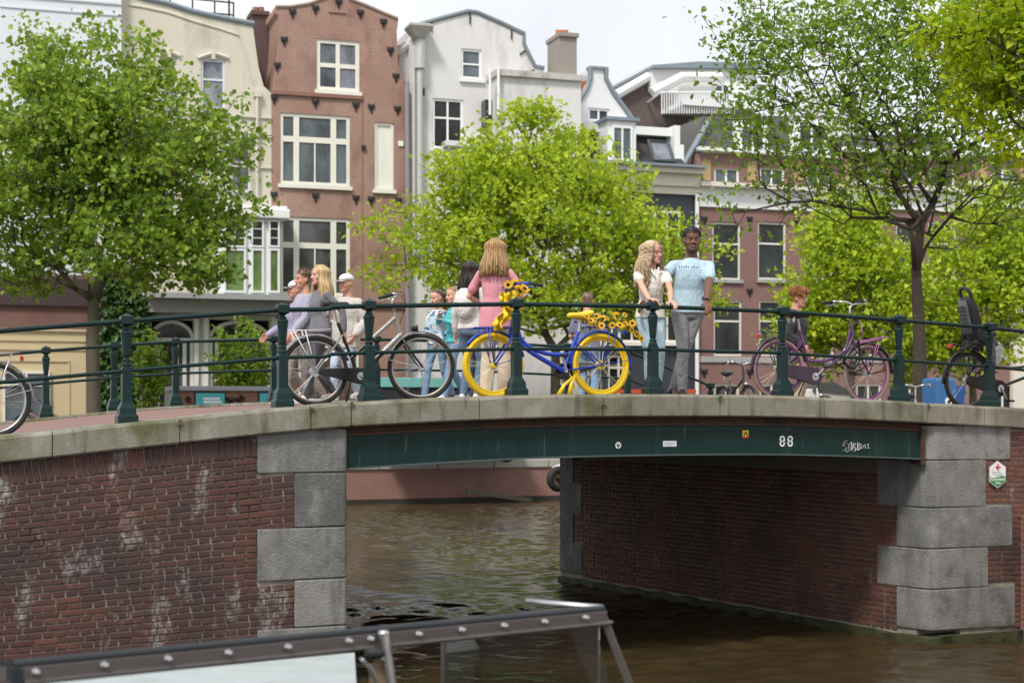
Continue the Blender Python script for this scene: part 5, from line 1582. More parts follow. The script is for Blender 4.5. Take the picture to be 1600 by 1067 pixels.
def person(label, loc, rz, H=1.70, sk=None, top=None, bottom=None, hair=None, pose=None, shoes=None, vox=.010, female=False, sleeve='short', build=1., group=None, wide=1., neckline=0., jacket=None, untuck=.90):
    """built 1.75 m tall facing -y, then scaled"""
    ps = pose or {}
    k = H / 1.75
    root = thing('person', loc, label, 'person', rz, group)
    root.scale = (k, k, k)
    sw = .168 if female else .192
    hipw = .088
    g = lambda n, d: Vector(ps.get(n, d))
    lean = g('lean', (0, 0, 0))          # shift of the shoulders
    pel = g('pelvis', (0, 0, .94))
    cb = pel + Vector((0, 0, .50)) + lean   # shoulder line centre
    shL, shR = cb + Vector((-sw, .012, -.045 if female else -.058)), cb + Vector((sw, .012, -.045 if female else -.058))
    ax = Vector(ps.get('shyaw', (0, 0, 0)))
    shL.y += ax.x; shR.y -= ax.x
    hpL, hpR = pel + Vector((-hipw, 0, -.02)), pel + Vector((hipw, 0, -.02))
    anL, anR = g('ankL', (-.10, .02, .085)), g('ankR', (.10, .02, .085))
    knL = ik(hpL, anL, .43, .43, ps.get('kneepL', (0, -1, 0))); knR = ik(hpR, anR, .43, .43, ps.get('kneepR', (0, -1, 0)))
    wrL, wrR = g('wrL', (-.27, -.06, .86)), g('wrR', (.27, -.06, .86))
    elL = ik(shL, wrL, .295, .26, ps.get('elpL', (-.5, 1, -.2))); elR = ik(shR, wrR, .295, .26, ps.get('elpR', (.5, 1, -.2)))
    neck = cb + Vector((0, .015, .04)); hd = neck + Vector((0, -.015, .030)) + g('headoff', (0, 0, 0))     # chin level
    yaw, pitch, roll = ps.get('yaw', 0), ps.get('pitch', 0), ps.get('roll', 0)
    HM_ = Matrix.Translation(hd) @ Matrix.Rotation(yaw, 4, 'Z') @ Matrix.Rotation(pitch, 4, 'X') @ Matrix.Rotation(roll, 4, 'Y') @ Matrix.Scale(ps.get('hs', 1.09), 4)
    bw = build * (1. if female else 1.08)
    # ---- body
    b = MB()
    b.loft(head_rings(), M=HM_)
    b.tube([HM_ @ Vector((0, -.083, .128)), HM_ @ Vector((0, -.102, .10)), HM_ @ Vector((0, -.111, .086)), HM_ @ Vector((0, -.09, .076))], [.006, .010, .0145, .008], 8)
    for s_ in (-1, 1):
        b.ball(HM_ @ Vector((s_*.073, .01, .108)), (.012, .024, .033), 8, 8)
        b.ball(HM_ @ Vector((s_*.016, -.099, .083)), .0105, 8, 6)
        b.ball(HM_ @ Vector((s_*.043, -.062, .085)), (.024, .024, .026), 8, 6)
        b.tube([HM_ @ Vector((s_*.010, -.089, .134)), HM_ @ Vector((s_*.045, -.078, .136))], [.008, .006], 6)
    b.ball(HM_ @ Vector((0, -.084, .014)), (.02, .015, .014), 8, 6)
    nr = .053 if female else .062
    limb(b, [neck + Vector((0, .02, -.06)), neck + Vector((0, .012, .03)), HM_ @ Vector((0, .018, .05))], [nr*1.25, nr, nr*.95])
    b.loft([[(pel.x + (cb.x-pel.x)*u + rx*bw*math.cos(a), pel.y + (cb.y-pel.y)*u + ry*bw*math.sin(a), pel.z - .05 + .53*u) for a in [2*math.pi*j/14 for j in range(14)]] for u, rx, ry in ((0, .10, .08), (.3, .11, .08), (.7, .125, .085), (.9, .10, .07), (.98, .06, .05))])
    ar = (.040, .034, .024) if female else (.050, .041, .029)
    for sh, el, wr, nm in ((shL, elL, wrL, 'L'), (shR, elR, wrR, 'R')):
        limb(b, [cb + (sh - cb) * .55, sh, lerp(sh, el, .45), el, lerp(el, wr, .35), wr], [.04, ar[0]*.86, ar[0]*.93, ar[1], ar[1]*.98, ar[2]])
        d = Vector(ps.get('hd' + nm, (wr - el).normalized() * .8 + Vector((0, 0, -.2))))
        palm = Vector(ps.get('pn' + nm, (.9 if nm == 'L' else -.9, .2, 0)))
        palm = (palm - d.normalized() * palm.dot(d.normalized()))
        thumb = Vector(ps.get('th' + nm, (0, -1, .1)))
        thumb = thumb - d.normalized() * thumb.dot(d.normalized())
        hand(b, wr, d, palm, thumb, ps.get('curl' + nm, .35), .93 if female else 1.05)
    for hp, kn, an in ((hpL, knL, anL), (hpR, knR, anR)):
        limb(b, [hp, kn, an], [.06, .045, .035])
        limb(b, [an, an + Vector((0, -.1, -.05))], [.032, .028])
    me = remesh(b, vox * .62, 'body', 3)
    link('body', me, sk, root)
    # ---- face
    if ps.get('face', True):
        EW, ED = simple('eye white', (.42, .40, .38), .4), simple('eye dark', (.03, .018, .01), .3)
        BRW = (hair or {}).get('brow') or ((hair or {}).get('m') if (hair or {}).get('style') not in (None, 'cap') else simple('dark brow', (.10, .06, .04), .8))
        for s_ in (-1, 1):
            e = MB().ball(HM_ @ Vector((s_*.032, -.0835, .117)), (.0125, .008, .0048), 10, 6).build('eye', EW, root, smooth=True)
            MB().ball(HM_ @ Vector((s_*.032, -.0905, .117)), (.0056, .003, .0056), 8, 6).build('iris', ED, e, smooth=True)
            MB().tube([HM_ @ Vector((s_*.014, -.0985, .1335)), HM_ @ Vector((s_*.032, -.0965, .139)), HM_ @ Vector((s_*.051, -.082, .135))], [.0025, .0032, .0015], 6).build('eyebrow', BRW, root, smooth=True)
        lip = ps.get('lip', (.35, .12, .10))
        m_ = MB(); m_.tube([HM_ @ Vector((-.026, -.084, .054)), HM_ @ Vector((-.012, -.0955, .049)), HM_ @ Vector((0, -.0985, .0475)), HM_ @ Vector((.012, -.0955, .049)), HM_ @ Vector((.026, -.084, .054))], [.003, .0075, .0085, .0075, .003], 8)
        mo = m_.build('mouth', simple('lips %.2f' % lip[0], lip, .5), root, smooth=True)
        if ps.get('teeth'):
            t_ = MB(); t_.tube([HM_ @ Vector((-.018, -.0925, .054)), HM_ @ Vector((0, -.1015, .0515)), HM_ @ Vector((.018, -.0925, .054))], [.002, .0042, .002], 8)
            t_.build('teeth', simple('teeth', (.75, .73, .68), .4), mo, smooth=True)
    # ---- trousers
    if bottom:
        t = MB()
        tw = wide
        t.loft([[(pel.x + rx*bw*math.cos(a), pel.y + .008 + ry*bw*math.sin(a), pel.z + z) for a in [2*math.pi*j/18 for j in range(18)]] for z, rx, ry in ((-.12, .15, .105), (-.06, .172, .118), (.02, .165, .112), (.10, .142, .10), (.13, .135, .095))])
        for hp, kn, an in ((hpL, knL, anL), (hpR, knR, anR)):
            lo = an + Vector((0, .005, -.015))
            r1 = .088 if female else .092
            limb(t, [hp + Vector((0, .01, -.03)), lerp(hp, kn, .45), kn, lerp(kn, lo, .4), lo], [r1*bw, .078*bw*(1 + (tw-1)*.4), .060*tw, .061*tw, .050*tw*(1.1 if tw > 1 else 1)], 14)
        me = remesh(t, vox, 'trousers', 8); link('trousers', me, bottom, root)
    # ---- shoes
    sm = shoes or simple('dark shoes', (.02, .02, .022), .6)
    for an, s_ in ((anL, -1), (anR, 1)):
        dv = Vector(ps.get('toeL' if s_ < 0 else 'toeR', (s_*.12, -1, 0))).normalized()
        sb = MB()
        limb(sb, [an + Vector((0, .03, -.045)), an + dv*.07 + Vector((0, 0, -.048)), an + dv*.15 + Vector((0, 0, -.055))], [.042, .043, .032], 12)
        limb(sb, [an + Vector((0, .01, -.01)), an + dv*.05 + Vector((0, 0, -.03))], [.042, .038], 10)
        sb.v = [(x, y, max(z, an.z - .083)) for x, y, z in sb.v]
        me = remesh(sb, vox, 'shoe', 2); so = link('shoe', me, sm, root)
        so_b = MB().loft([[(an.x + dv.x*u + dv.y*wd*c_, an.y + dv.y*u - dv.x*wd*c_, z) for u, wd, c_ in ((-.045, .03, -1), (.05, .045, -1), (.15, .036, -1), (.185, .012, -1), (.185, .012, 1), (.15, .036, 1), (.05, .045, 1), (-.045, .03, 1))] for z in (an.z - .088, an.z - .066)]).build('sole', simple('pale sole', (.6, .6, .58), .7), so)
    # ---- shirt or jacket
    def upper(name, m, off, hem, sl, vx, opened=False):
        u_ = MB()
        ch = .125 if female else .138
        secs = [(hem - .94, (.180 if female else .168) + off, .128 + off), (.04, .166 + off, .116 + off), (.17, (.132 if female else .155) + off, .102 + off), (.29, (.146 if female else .160) + off, ch - .01 + off), (.39, (.150 if female else .168) + off, .112 + off), (.43, (.135 if female else .148) + off, .094 + off), (.462, .108 + off, .082 + off), (.488, .080 + off, .070 + off), (.508, .066 + off*.6, .062 + off*.6)]
        rings = []
        for z, rx, ry in secs:
            f = max(0, min(1, z / .5)); c_ = pel + (cb - Vector((0, 0, .5)) - pel) * f
            fr = 1.0 + (.16 if female and .24 < z < .36 else 0)
            ring = []
            for j in range(20):
                a = 2*math.pi*j/20; yy = ry*bw*math.sin(a)
                if yy < 0: yy *= fr
                ring.append((c_.x + rx*bw*math.cos(a), c_.y + .006 + yy + ax.x*0, pel.z + z))
            rings.append(ring)
        u_.loft(rings)
        for sh, el, wr in ((shL, elL, wrL), (shR, elR, wrR)):
            if sl == 'short':
                e_ = lerp(sh, el, .72); limb(u_, [cb + (sh - cb)*.52 + Vector((0, 0, -.026)), sh + Vector((0, 0, -.012)), lerp(sh, el, .4), e_], [.056, ar[0]*1.06 + off, ar[0]*1.12 + off, ar[0]*1.30 + off], 14)
            elif sl == 'cap':
                e_ = lerp(sh, el, .42); limb(u_, [cb + (sh - cb)*.5 + Vector((0, 0, -.03)), sh + Vector((0, 0, -.01)), e_], [.058, ar[0]*1.15 + off, ar[0]*1.42 + off], 14)
            elif sl == 'long':
                limb(u_, [cb + (sh - cb)*.5 + Vector((0, 0, -.03)), sh + Vector((0, 0, -.012)), lerp(sh, el, .5), el, lerp(el, wr, .5), lerp(el, wr, .93)], [.06, ar[0]*1.14 + off*.6, ar[0]*1.18 + off*.7, ar[1]*1.3 + off*.7, ar[1]*1.35 + off, ar[2]*1.6 + off*.6], 14)
            else:
                limb(u_, [cb + (sh - cb)*.5 + Vector((0, 0, -.03)), sh + Vector((0, 0, -.02))], [.07, ar[0]*1.3 + off], 14)
        me = remesh(u_, vx, name, 12)
        return link(name, me, m, root)
    if top: so = upper('shirt', top, .004, untuck, sleeve, vox)
    if jacket: upper('jacket', jacket[0], .022, jacket[1], jacket[2], vox)
    # ---- hair
    if hair:
        hm = hair['m']; st = hair['style']; rg = random.Random(hash(label) % 1000 + 5)
        if st in ('short', 'bun', 'long', 'curly', 'tail', 'afro'):
            hb_ = MB()
            off = hair.get('off', .010)
            rr = []
            for z, hw, f, b_ in HEADR:
                if z < .125: continue
                zz = z
                hairf = f + (.006 if z > .19 else (.022 if z > .17 else .075))
                hw_, f_, bb_ = hw + off*(1 if z > .17 else .75), hairf - off * (.9 if z > .17 else .0), b_ + off
                rr.append([(hw_*math.cos(2*math.pi*j/22), (f_+bb_)/2 + (bb_-f_)/2*math.sin(2*math.pi*j/22), zz + (off if z > .2 else 0)) for j in range(22)])
            hb_.loft(rr, M=HM_)
            bk = [(z, hw, b_) for z, hw, f, b_ in HEADR if .05 < z < .16]
            hb_.loft([[(((hw + off*.8)*math.cos(math.pi*j/9)), (.015 + (b_ + off - .015)*math.sin(math.pi*j/9)), z - hair.get('nape', 0)*(.16 - z)) for j in range(10)] for z, hw, b_ in bk], M=HM_)
            if st == 'bun': hb_.ball(HM_ @ Vector((0, .125, .175)), .042, 10, 8)
            if st == 'tail': limb(hb_, [HM_ @ Vector((0, .10, .17)), HM_ @ Vector((0, .16, .14)), HM_ @ Vector((0, .15, .03)), HM_ @ Vector((0, .13, -.08))], [.03, .035, .03, .012])
            me = remesh(hb_, vox * .8, 'hair', 2)
            ho = link('hair', me, hm, root)
            if st in ('long', 'curly', 'afro', 'short'):
                sb = MB(); L = hair.get('len', .34); n_ = int(hair.get('n', 240) * 1.5)
                for q in range(n_):
                    a = rg.uniform(-.22*math.pi, 1.22*math.pi)      # around the head, front left open
                    if st == 'afro' or st == 'short':
                        el_ = rg.uniform(.12, 1.); z0 = .13 + .11*el_; 
                        i0 = min(range(len(HEADR)), key=lambda i: abs(HEADR[i][0] - z0)); _, hw, f, b_ = HEADR[i0]
                        aa = rg.uniform(0, 2*math.pi) if z0 > .175 else a
                        yc, ry = (f + b_)/2, (b_ - f)/2
                        p = Vector((hw*math.cos(aa), yc + ry*math.sin(aa), z0)); nn = Vector((math.cos(aa)*.9, math.sin(aa)*.9, .2 + el_)).normalized()
                        ln = hair.get('len', .05)
                        if st == 'afro':
                            pts = []
                            for i in range(10):
                                u = i/9; w_ = u*9 + q; pts.append(HM_ @ (p + nn*ln*u + Vector((math.cos(w_), math.sin(w_), math.sin(w_*1.3)))*.011))
                            sb.tube(pts, .004, 4)
                        else:
                            tdir = (nn*.35 + Vector((rg.uniform(-.5, .5), .7, rg.uniform(-.2, .3)))).normalized()
                            sb.tube([HM_ @ p, HM_ @ (p + nn*.012 + tdir*ln*.5), HM_ @ (p + nn*.008 + tdir*ln)], [.004, .004, .001], 4)
                        continue
                    top_ = Vector((rg.uniform(-.02, .02), rg.uniform(-.05, .05), .235))
                    ca, sa = math.cos(a), math.sin(a)
                    r1, r2 = .083 + rg.uniform(0, .022), .095 + rg.uniform(0, .035)*hair.get('vol', 1)
                    P1 = Vector((ca*r1*.95, .005 + sa*(r1 + .01), .185)); P2 = Vector((ca*r1*1.04, .01 + sa*(r1 + .012), .10))
                    P3 = Vector((ca*r2*1.1*hair.get('vol', 1), .02 + sa*r2, -.01)); ll = L*rg.uniform(.72, 1.06)
                    P4 = Vector((ca*r2*1.2*hair.get('vol', 1), .03 + sa*r2*1.05, .19 - ll))
                    pts = cr([top_, P1, P2, P3, P4], 6 if st == 'long' else 9)
                    m_ = len(pts)
                    if st == 'curly':
                        ph = rg.uniform(0, 6.28); fr = rg.uniform(1.15, 1.5)
                        pts = [p + Vector((math.cos(i*fr + ph), math.sin(i*fr + ph), .4*math.sin(i*fr))) * (.013*min(1, i/8)) for i, p in enumerate(pts)]
                    rs = [.0050*(1 - .6*max(0, i/(m_-1) - .6)) for i in range(m_)]
                    sb.tube([HM_ @ p for p in pts], rs, 4)
                link('hair_strands', sb.mesh('hair_strands'), hm, root, smooth=True)['kind'] = 'stuff'
        if st == 'cap' or hair.get('hat'):
            cm = hair.get('hat', hm)
            cp = MB(); rr = []
            for z, hw, f, b_ in HEADR:
                if z < .145: continue
                rr.append([((hw+.012)*math.cos(2*math.pi*j/18), (f+b_)/2 + ((b_-f)/2+.012)*math.sin(2*math.pi*j/18), z + .008) for j in range(18)])
            cp.loft(rr, M=HM_)
            cp.loft([[HM_ @ Vector((x, y, .155 - .012*((x/.07)**2) - (.016 if y < -.12 else 0) + dz)) for x, y in ((-.068, -.07), (-.06, -.13), (-.03, -.158), (0, -.165), (.03, -.158), (.06, -.13), (.068, -.07))] for dz in (0, .006)])
            cp.build('cap', cm, root, smooth=True)
    root['_cb'] = list(cb); root['_k'] = k
    del root['_cb']; del root['_k']
    return root, HM_
def HAIR(name, c, var=.35):
    if name in _mats: return _mats[name]
    T = NT(name); r = T.new('NewGeometry').outputs['Random Per Island']
    c1 = T.mix(r, sc3(c, 1 - var), sc3(c, 1 + var)); c1 = T.mix(T.math('MULTIPLY', T.noise(60, T.pos((1, 1, .15)), 3), .5), c1, sc3(c, .4))
    T.base(c1); T.bs.inputs['Roughness'].default_value = .45; _mats[name] = T.m; return T.m
def stand(x, w=None, Z=None):
    """photo column -> foot point on the deck"""
    if Z is not None:
        X = (x - HX)/FPX*Z; t, w = BR.tw(X, Z)
    else: t = tx(x, w)
    p = BR.pt(t, w, zc(t) - .035)
    return p
LIGHT = skin('fair skin', (.62, .36, .27)); PINKS = skin('tanned skin', (.52, .29, .20)); DARK = skin('brown skin', (.150, .070, .040))
def to_local(root_loc, rz, k, p):
    M = Matrix.Translation(root_loc) @ Matrix.Rotation(rz, 4, 'Z') @ Matrix.Scale(k, 4)
    return M.inverted() @ Vector(p)
def rail_pt(x, w=-.03, dz=.0): t = tx(x, -.03); return BR.pt(t, w, zc(t) + .925 + .0235 + dz)
# --- couple leaning on the railing
lw = stand(1019, .40); rw_, kw = R(14), 1.69/1.75
tl = lambda p: to_local(lw, rw_, kw, p)
woman, WH = person('woman with long curly blonde hair and white floral blouse leaning on the railing', lw, rw_, 1.69, LIGHT,
    cloth('white floral blouse', (.74, .71, .64), .06, .5, 16, pattern=[((.16, .11, .07), 17, .66, .70), ((.36, .25, .18), 24, .68, .73)]), cloth('pale blue jeans', (.34, .46, .53), .14, .4, 20),
    dict(m=HAIR('curly blonde hair', (.58, .43, .28)), style='curly', len=.42, n=380, vol=1.12, brow=simple('brown brow', (.12, .07, .04), .8)),
    dict(wrL=tl(rail_pt(1016, .0, .055)), wrR=tl(rail_pt(1050, .005, .045)), hdL=(.85, -.45, -.25), hdR=(.25, -.85, -.35), pnL=(0, -.2, -1), pnR=(0, -.2, -1), thL=(.3, -.8, 0), thR=(-1, -.1, 0), curlL=.45, curlR=.5,
         elpL=(-1, .4, -.25), elpR=(.7, .7, -.3), yaw=R(36), pitch=R(3), roll=R(-3), lean=(.0, -.05, 0), ankL=(-.02, .03, .085), ankR=(.06, .03, .085), pelvis=(0, .06, .94), lip=(.42, .14, .12)),
    simple('white shoes', (.6, .6, .6)), .0075, True, 'cap', .98, untuck=.90)
bow = MB()
for s_ in (-1, 1): bow.tube([(0, -.155, 1.30), (s_*.03, -.165, 1.285), (s_*.05, -.165, 1.265), (s_*.02, -.162, 1.28)], .006, 6); bow.tube([(0, -.16, 1.29), (s_*.015, -.16, 1.22), (s_*.022, -.152, 1.15)], .004, 5)
bow.build('blouse_tie', cloth('blouse ribbon', (.62, .58, .52)), woman)
fr = MB(); fr.tube([(-.05, -.075, 1.46), (-.03, -.115, 1.40), (0, -.145, 1.33), (.03, -.115, 1.40), (.05, -.075, 1.46)], .011, 6); fr.build('ruffle_collar', cloth('white ruffle', (.78, .76, .70)), woman, smooth=True)
lm_ = stand(1072, .52); rm, km = R(6), 1.87/1.75
tm_ = lambda p: to_local(lm_, rm, km, p)
man, MH = person('smiling man in light blue t-shirt and grey jeans with an arm around the woman', lm_, rm, 1.87, DARK,
    cloth('light blue t-shirt', (.42, .57, .66), .05, .55, 9), cloth('grey jeans', (.23, .23, .24), .16, .7, 18),
    dict(m=HAIR('black short hair', (.012, .010, .009)), style='short', off=.011, len=.010, n=420),
    dict(wrR=tm_(rail_pt(1107, .02, .05)), hdR=(.1, -.75, -.65), pnR=(-.1, -.5, -.8), thR=(-1, -.2, .1), curlR=.5, elpR=(.8, .8, 0),
         wrL=tm_(BR.pt(tx(997, .45), .40, zc(1.5) + .95)), hdL=(-.35, -.9, -.25), pnL=(.8, -.3, 0), thL=(.1, -.2, 1), curlL=.25, elpL=(-.6, 1, -.5),
         yaw=R(-4), pitch=R(2), lean=(.035, -.03, 0), pelvis=(.03, .05, .945), ankL=(-.04, .0, .085), ankR=(-.12, .10, .085), toeL=(-.1, -1, 0), toeR=(-.75, -.8, 0), kneepR=(.2, -1, 0), kneepL=(0, -1, 0), lip=(.13, .05, .04), teeth=True),
    simple('black sneakers', (.012, .012, .013), .6), .0075, False, 'short', .97, untuck=.875)
wt = MB(); wp = Vector(tm_(rail_pt(1107, .02, .05))); wt.ring((0, 0, 0), .034, .008, 'Z', 16, 6, .012); wt.cyl((0, -.03, 0), (0, -.046, 0), .021, n=14)
wo = wt.build('wrist_watch', simple('black watch', (.02, .02, .025), .3), man); wo.location = wp + Vector((0, .02, .035)); wo.rotation_euler = (R(25), 0, 0)
tt_ = text('shirt_print', '\u00b7 can\u0131\u011f \u0131 az', .042, (.03, -.152, 1.345), simple('navy print', (.07, .10, .17)), man) if False else None
bd = MB(); bd.ball(MH @ Vector((0, -.076, .010)), (.036, .026, .020), 12, 8)
for s_ in (-1, 1): bd.tube([MH @ Vector((s_*.02, -.088, .012)), MH @ Vector((s_*.05, -.055, .022)), MH @ Vector((s_*.062, -.01, .06))], [.014, .012, .007], 8)
bd.tube([MH @ Vector((-.03, -.092, .062)), MH @ Vector((0, -.103, .069)), MH @ Vector((.03, -.092, .062))], [.003, .0055, .003], 6)
link('beard', remesh(bd, .005, 'beard', 2), simple('dark beard', (.035, .02, .014), .8), man)
mk = MB()
for k_ in range(9):
    x0 = -.10 + k_*.023 + (.012 if k_ > 4 else 0)
    mk.box((x0, -.151 + .2*abs(x0)**2 * 3, 1.345 + .004*math.sin(k_*2.3)), (.012, .004, .017 if k_ % 3 else .023))
mk.build('shirt_print', simple('navy print', (.07, .10, .17)), man)
# --- woman in the pink shirt, seen from behind
pw, _ = person('woman with long blonde hair in pink striped shirt seen from behind', stand(774, Z=16.75), R(170), 1.70, LIGHT,
    cloth('pink striped shirt', (.62, .20, .27), .05, .4, 9, stripe=((.64, .34, .38), 48)), cloth('beige trousers', (.55, .45, .34), .07, .5, 12),
    dict(m=HAIR('golden blonde hair', (.44, .26, .11)), style='long', len=.34, n=420, vol=1.0),
    dict(wrL=(-.16, -.22, 1.02), wrR=(.16, -.22, 1.02), elpL=(-1, .6, -.3), elpR=(1, .6, -.3), yaw=R(-8), pitch=R(6)), simple('pale sneakers', (.6, .58, .55)), .0095, True, 'short', 1.02, wide=1.35, untuck=.78)
# --- person with dark hair and white backpack beside her
GP = 'people walking over the bridge'
p2, _ = person('person with long dark hair and white jacket half hidden by the pink shirt', stand(736, Z=18.9), R(150), 1.66, LIGHT,
    cloth('white jacket', (.62, .60, .58)), cloth('blue jeans dark', (.10, .16, .24), .15), dict(m=HAIR('dark brown hair', (.03, .018, .013)), style='long', len=.44, n=200),
    dict(), simple('pale sneakers', (.6, .58, .55)), .012, True, 'long', 1.05, group=GP)
bp = MB().ball((0, .17, 1.22), (.14, .08, .2), 14, 10).build('backpack', cloth('white quilted backpack', (.66, .64, .61)), p2, smooth=True)
# --- two girls
g1, _ = person('girl in blue and white checked jacket holding a bottle', stand(684, Z=21.6), R(-35), 1.53, LIGHT,
    cloth('checked jacket', (.42, .55, .66), .1, .4, 12, pattern=[((.06, .12, .22), 13, .52, .56), ((.75, .76, .76), 11, .58, .62)]), cloth('mid blue jeans', (.17, .28, .42), .15),
    dict(m=HAIR('brown hair', (.10, .055, .03)), style='tail', off=.008), dict(wrL=(-.10, -.26, 1.05), wrR=(.2, -.2, .95), ankL=(-.1, -.22, .085), ankR=(.1, .25, .12), yaw=R(-10), pitch=R(10)), None, .012, True, 'long', 1.05, group=GP)
g2, _ = person('girl in turquoise quilted jacket with green hood drinking', stand(709, Z=21.4), R(-60), 1.55, LIGHT,
    cloth('turquoise quilted jacket', (.10, .50, .52), .08, .8, 22, stripe=((.06, .40, .43), 14)), cloth('mid blue jeans', (.17, .28, .42), .15),
    dict(m=HAIR('light brown hair', (.26, .15, .07)), style='bun', off=.009), dict(wrL=(-.10, -.20, 1.32), wrR=(.1, -.24, 1.25), elpL=(-1, 0, -1), elpR=(1, 0, -1), ankL=(-.1, .25, .12), ankR=(.1, -.22, .085), pitch=R(6)), simple('pale sneakers', (.6, .58, .55)), .012, True, 'long', 1.08, group=GP)
hood = MB(); limb(hood, [(-.10, .10, 1.44), (.0, .15, 1.38), (.10, .10, 1.44)], [.07, .10, .07]); limb(hood, [(0, .13, 1.36), (.02, .16, 1.15)], [.12, .13]); link('green_hood', remesh(hood, .014, 'green_hood'), cloth('olive green hood', (.07, .14, .06)), g2)
# --- walking group on the left
LF = R(-64)
def walk(ph, dy=.24): return dict(ankL=(-.09, -dy*ph, .09 + (.05 if ph < 0 else 0)), ankR=(.09, dy*ph, .09 + (.05 if ph > 0 else 0)), wrL=(-.25, .2*ph, .92), wrR=(.25, -.22*ph, .92))
person('woman with short brown hair and blue shirt under pale jacket walking left', stand(474, Z=20.2), LF, 1.72, PINKS,
    cloth('blue shirt', (.10, .24, .52)), cloth('grey brown trousers', (.26, .23, .20), .1, .5), dict(m=HAIR('brown cropped hair', (.13, .075, .04)), style='short', off=.007, len=.03, n=160),
    dict(walk(1), yaw=R(4)), None, .012, True, 'long', 1.02, group=GP, jacket=(cloth('lilac grey jacket', (.36, .35, .46)), .84, 'long'))
person('woman with straight blonde hair and dark grey jacket walking left', stand(500, Z=19.5), LF + .1, 1.71, LIGHT,
    cloth('grey jacket', (.16, .16, .18), .15), cloth('charcoal trousers', (.05, .05, .06), .15), dict(m=HAIR('light blonde hair', (.58, .43, .22)), style='long', len=.40, n=320),
    dict(walk(-1), yaw=R(0)), simple('pale sneakers', (.6, .58, .55)), .012, True, 'long', 1.08, group=GP)
person('older man with white cap and beige jacket walking behind the bicycle', stand(541, Z=21.4), R(-30), 1.74, PINKS,
    cloth('navy pullover', (.035, .05, .10)), cloth('washed pale jeans', (.42, .52, .64), .12), dict(m=simple('white cap', (.72, .72, .72), .8), style='cap'),
    dict(walk(.6), yaw=R(-10)), simple('pale sneakers', (.6, .58, .55)), .012, False, 'long', 1.0, group=GP, jacket=(cloth('beige jacket', (.50, .48, .45)), .74, 'long'))
person('man with pale cap almost hidden behind the walking women', stand(462, Z=21.8), LF, 1.70, PINKS,
    cloth('lilac shirt', (.33, .32, .46)), cloth('grey brown trousers', (.26, .23, .20)), dict(m=simple('white cap', (.72, .72, .72), .8), style='cap'),
    dict(walk(-.8), wrL=(-.3, -.32, 1.0)), None, .012, False, 'long', 1.0, group=GP)
# --- man with cropped hair behind the blue bicycle, curly haired man behind the purple one
person('man with cropped hair and grey lilac shirt seen from behind the blue bicycle', stand(918, Z=24.4), R(165), 1.76, PINKS,
    cloth('grey lilac shirt', (.17, .18, .27)), cloth('mid blue jeans', (.17, .28, .42), .15), dict(m=HAIR('grey stubble hair', (.22, .15, .11)), style='short', off=.004, len=.008, n=120),
    dict(wrL=(-.2, -.25, 1.0), wrR=(.2, -.25, 1.0)), None, .012, False, 'short', 1.1, group=GP)
person('man with curly ginger hair and open dark jacket behind the purple bicycle', stand(1246, Z=23.0), R(70), 1.80, PINKS,
    cloth('tan shirt', (.46, .38, .24)), cloth('sand trousers', (.42, .33, .24)), dict(m=HAIR('ginger curls', (.40, .17, .06)), style='afro', off=.016, len=.055, n=420),
    dict(wrL=(-.2, -.1, .95), wrR=(.25, -.1, .92), pitch=R(8)), None, .012, False, 'short', 1.0, group=GP, jacket=(cloth('dark jacket', (.03, .03, .038)), .72, 'long'))
# ------------------------------------------------------------------ tour boat in the foreground
ALU = mat('brown anodised frame', (.13, .115, .11), .38, .6, var=.1)
DKF = mat('dark frame edge', (.03, .035, .04), .35, .4)
def clear_glass(name, tint, ior=1.45):
    T = NT(name)
    tr = T.new('BsdfTransparent'); tr.inputs[0].default_value = (*tint, 1)
    gl = T.new('BsdfGlossy'); gl.inputs['Roughness'].default_value = .02
    fr = T.new('Fresnel'); fr.inputs[0].default_value = ior
    mx = T.new('MixShader'); T.l.new(fr.outputs[0], mx.inputs[0])
    T.l.new(tr.outputs[0], mx.inputs[1]); T.l.new(gl.outputs[0], mx.inputs[2]); T.l.new(mx.outputs[0], T.out.inputs[0])
    return T.m
BG = clear_glass('boat glass', (.86, .89, .89)); BGG = clear_glass('green boat glass', (.52, .70, .58), 2.1)
fa, fb = P(34, 1034, 5.2), P(936, 950, 6.67)
zf = (fa.z + fb.z) / 2
fl_len = math.hypot(fb.x - fa.x, fb.y - fa.y); fang = math.atan2(fb.y - fa.y, fb.x - fa.x)
boat = thing('tour_boat', (fa.x, fa.y, 0), 'tour boat with brown framed glass windscreen in the foreground water', 'boat', fang)
# local: x along the near window, y away from us, z up from the water
LB = fl_len
fr_ = MB().bb(-.02, LB + .03, -.02, .015, zf - .062, zf - .012).build('window_frame', ALU, boat, bevel=.004)
MB().tube([(-.03, .0, zf - .004), (LB + .02, .0, zf - .004)], .016, 8).build('frame_edge', DKF, boat, smooth='auto')
MB().tube([(-.0, -.024, zf - .064), (LB + .05, -.024, zf - .064)], .010, 8).build('frame_edge', ALU, boat, smooth='auto')
stud = MB(); stud.lathe([(.012, 0), (.013, .004), (.006, .008), (.006, .012), (.011, .016), (.010, .022), (.004, .026)], 12)
sm_ = stud.mesh('snap_stud'); sm_.materials.append(CHROME)
for px_ in (52, 159, 258, 352, 445, 540, 574, 649, 716, 782, 845, 909):
    k_ = (px_ - HX) / FPX                      # where that column meets the frame line
    u = (fa.x - k_ * fa.y) / (k_ * math.sin(fang) - math.cos(fang))
    inst('snap_stud', sm_, boat, (u, -.02, zf - .032), (R(90), 0, 0))
MB().bb(0, LB, -.004, .002, .95, zf - .062).build('window_pane', BG, boat)
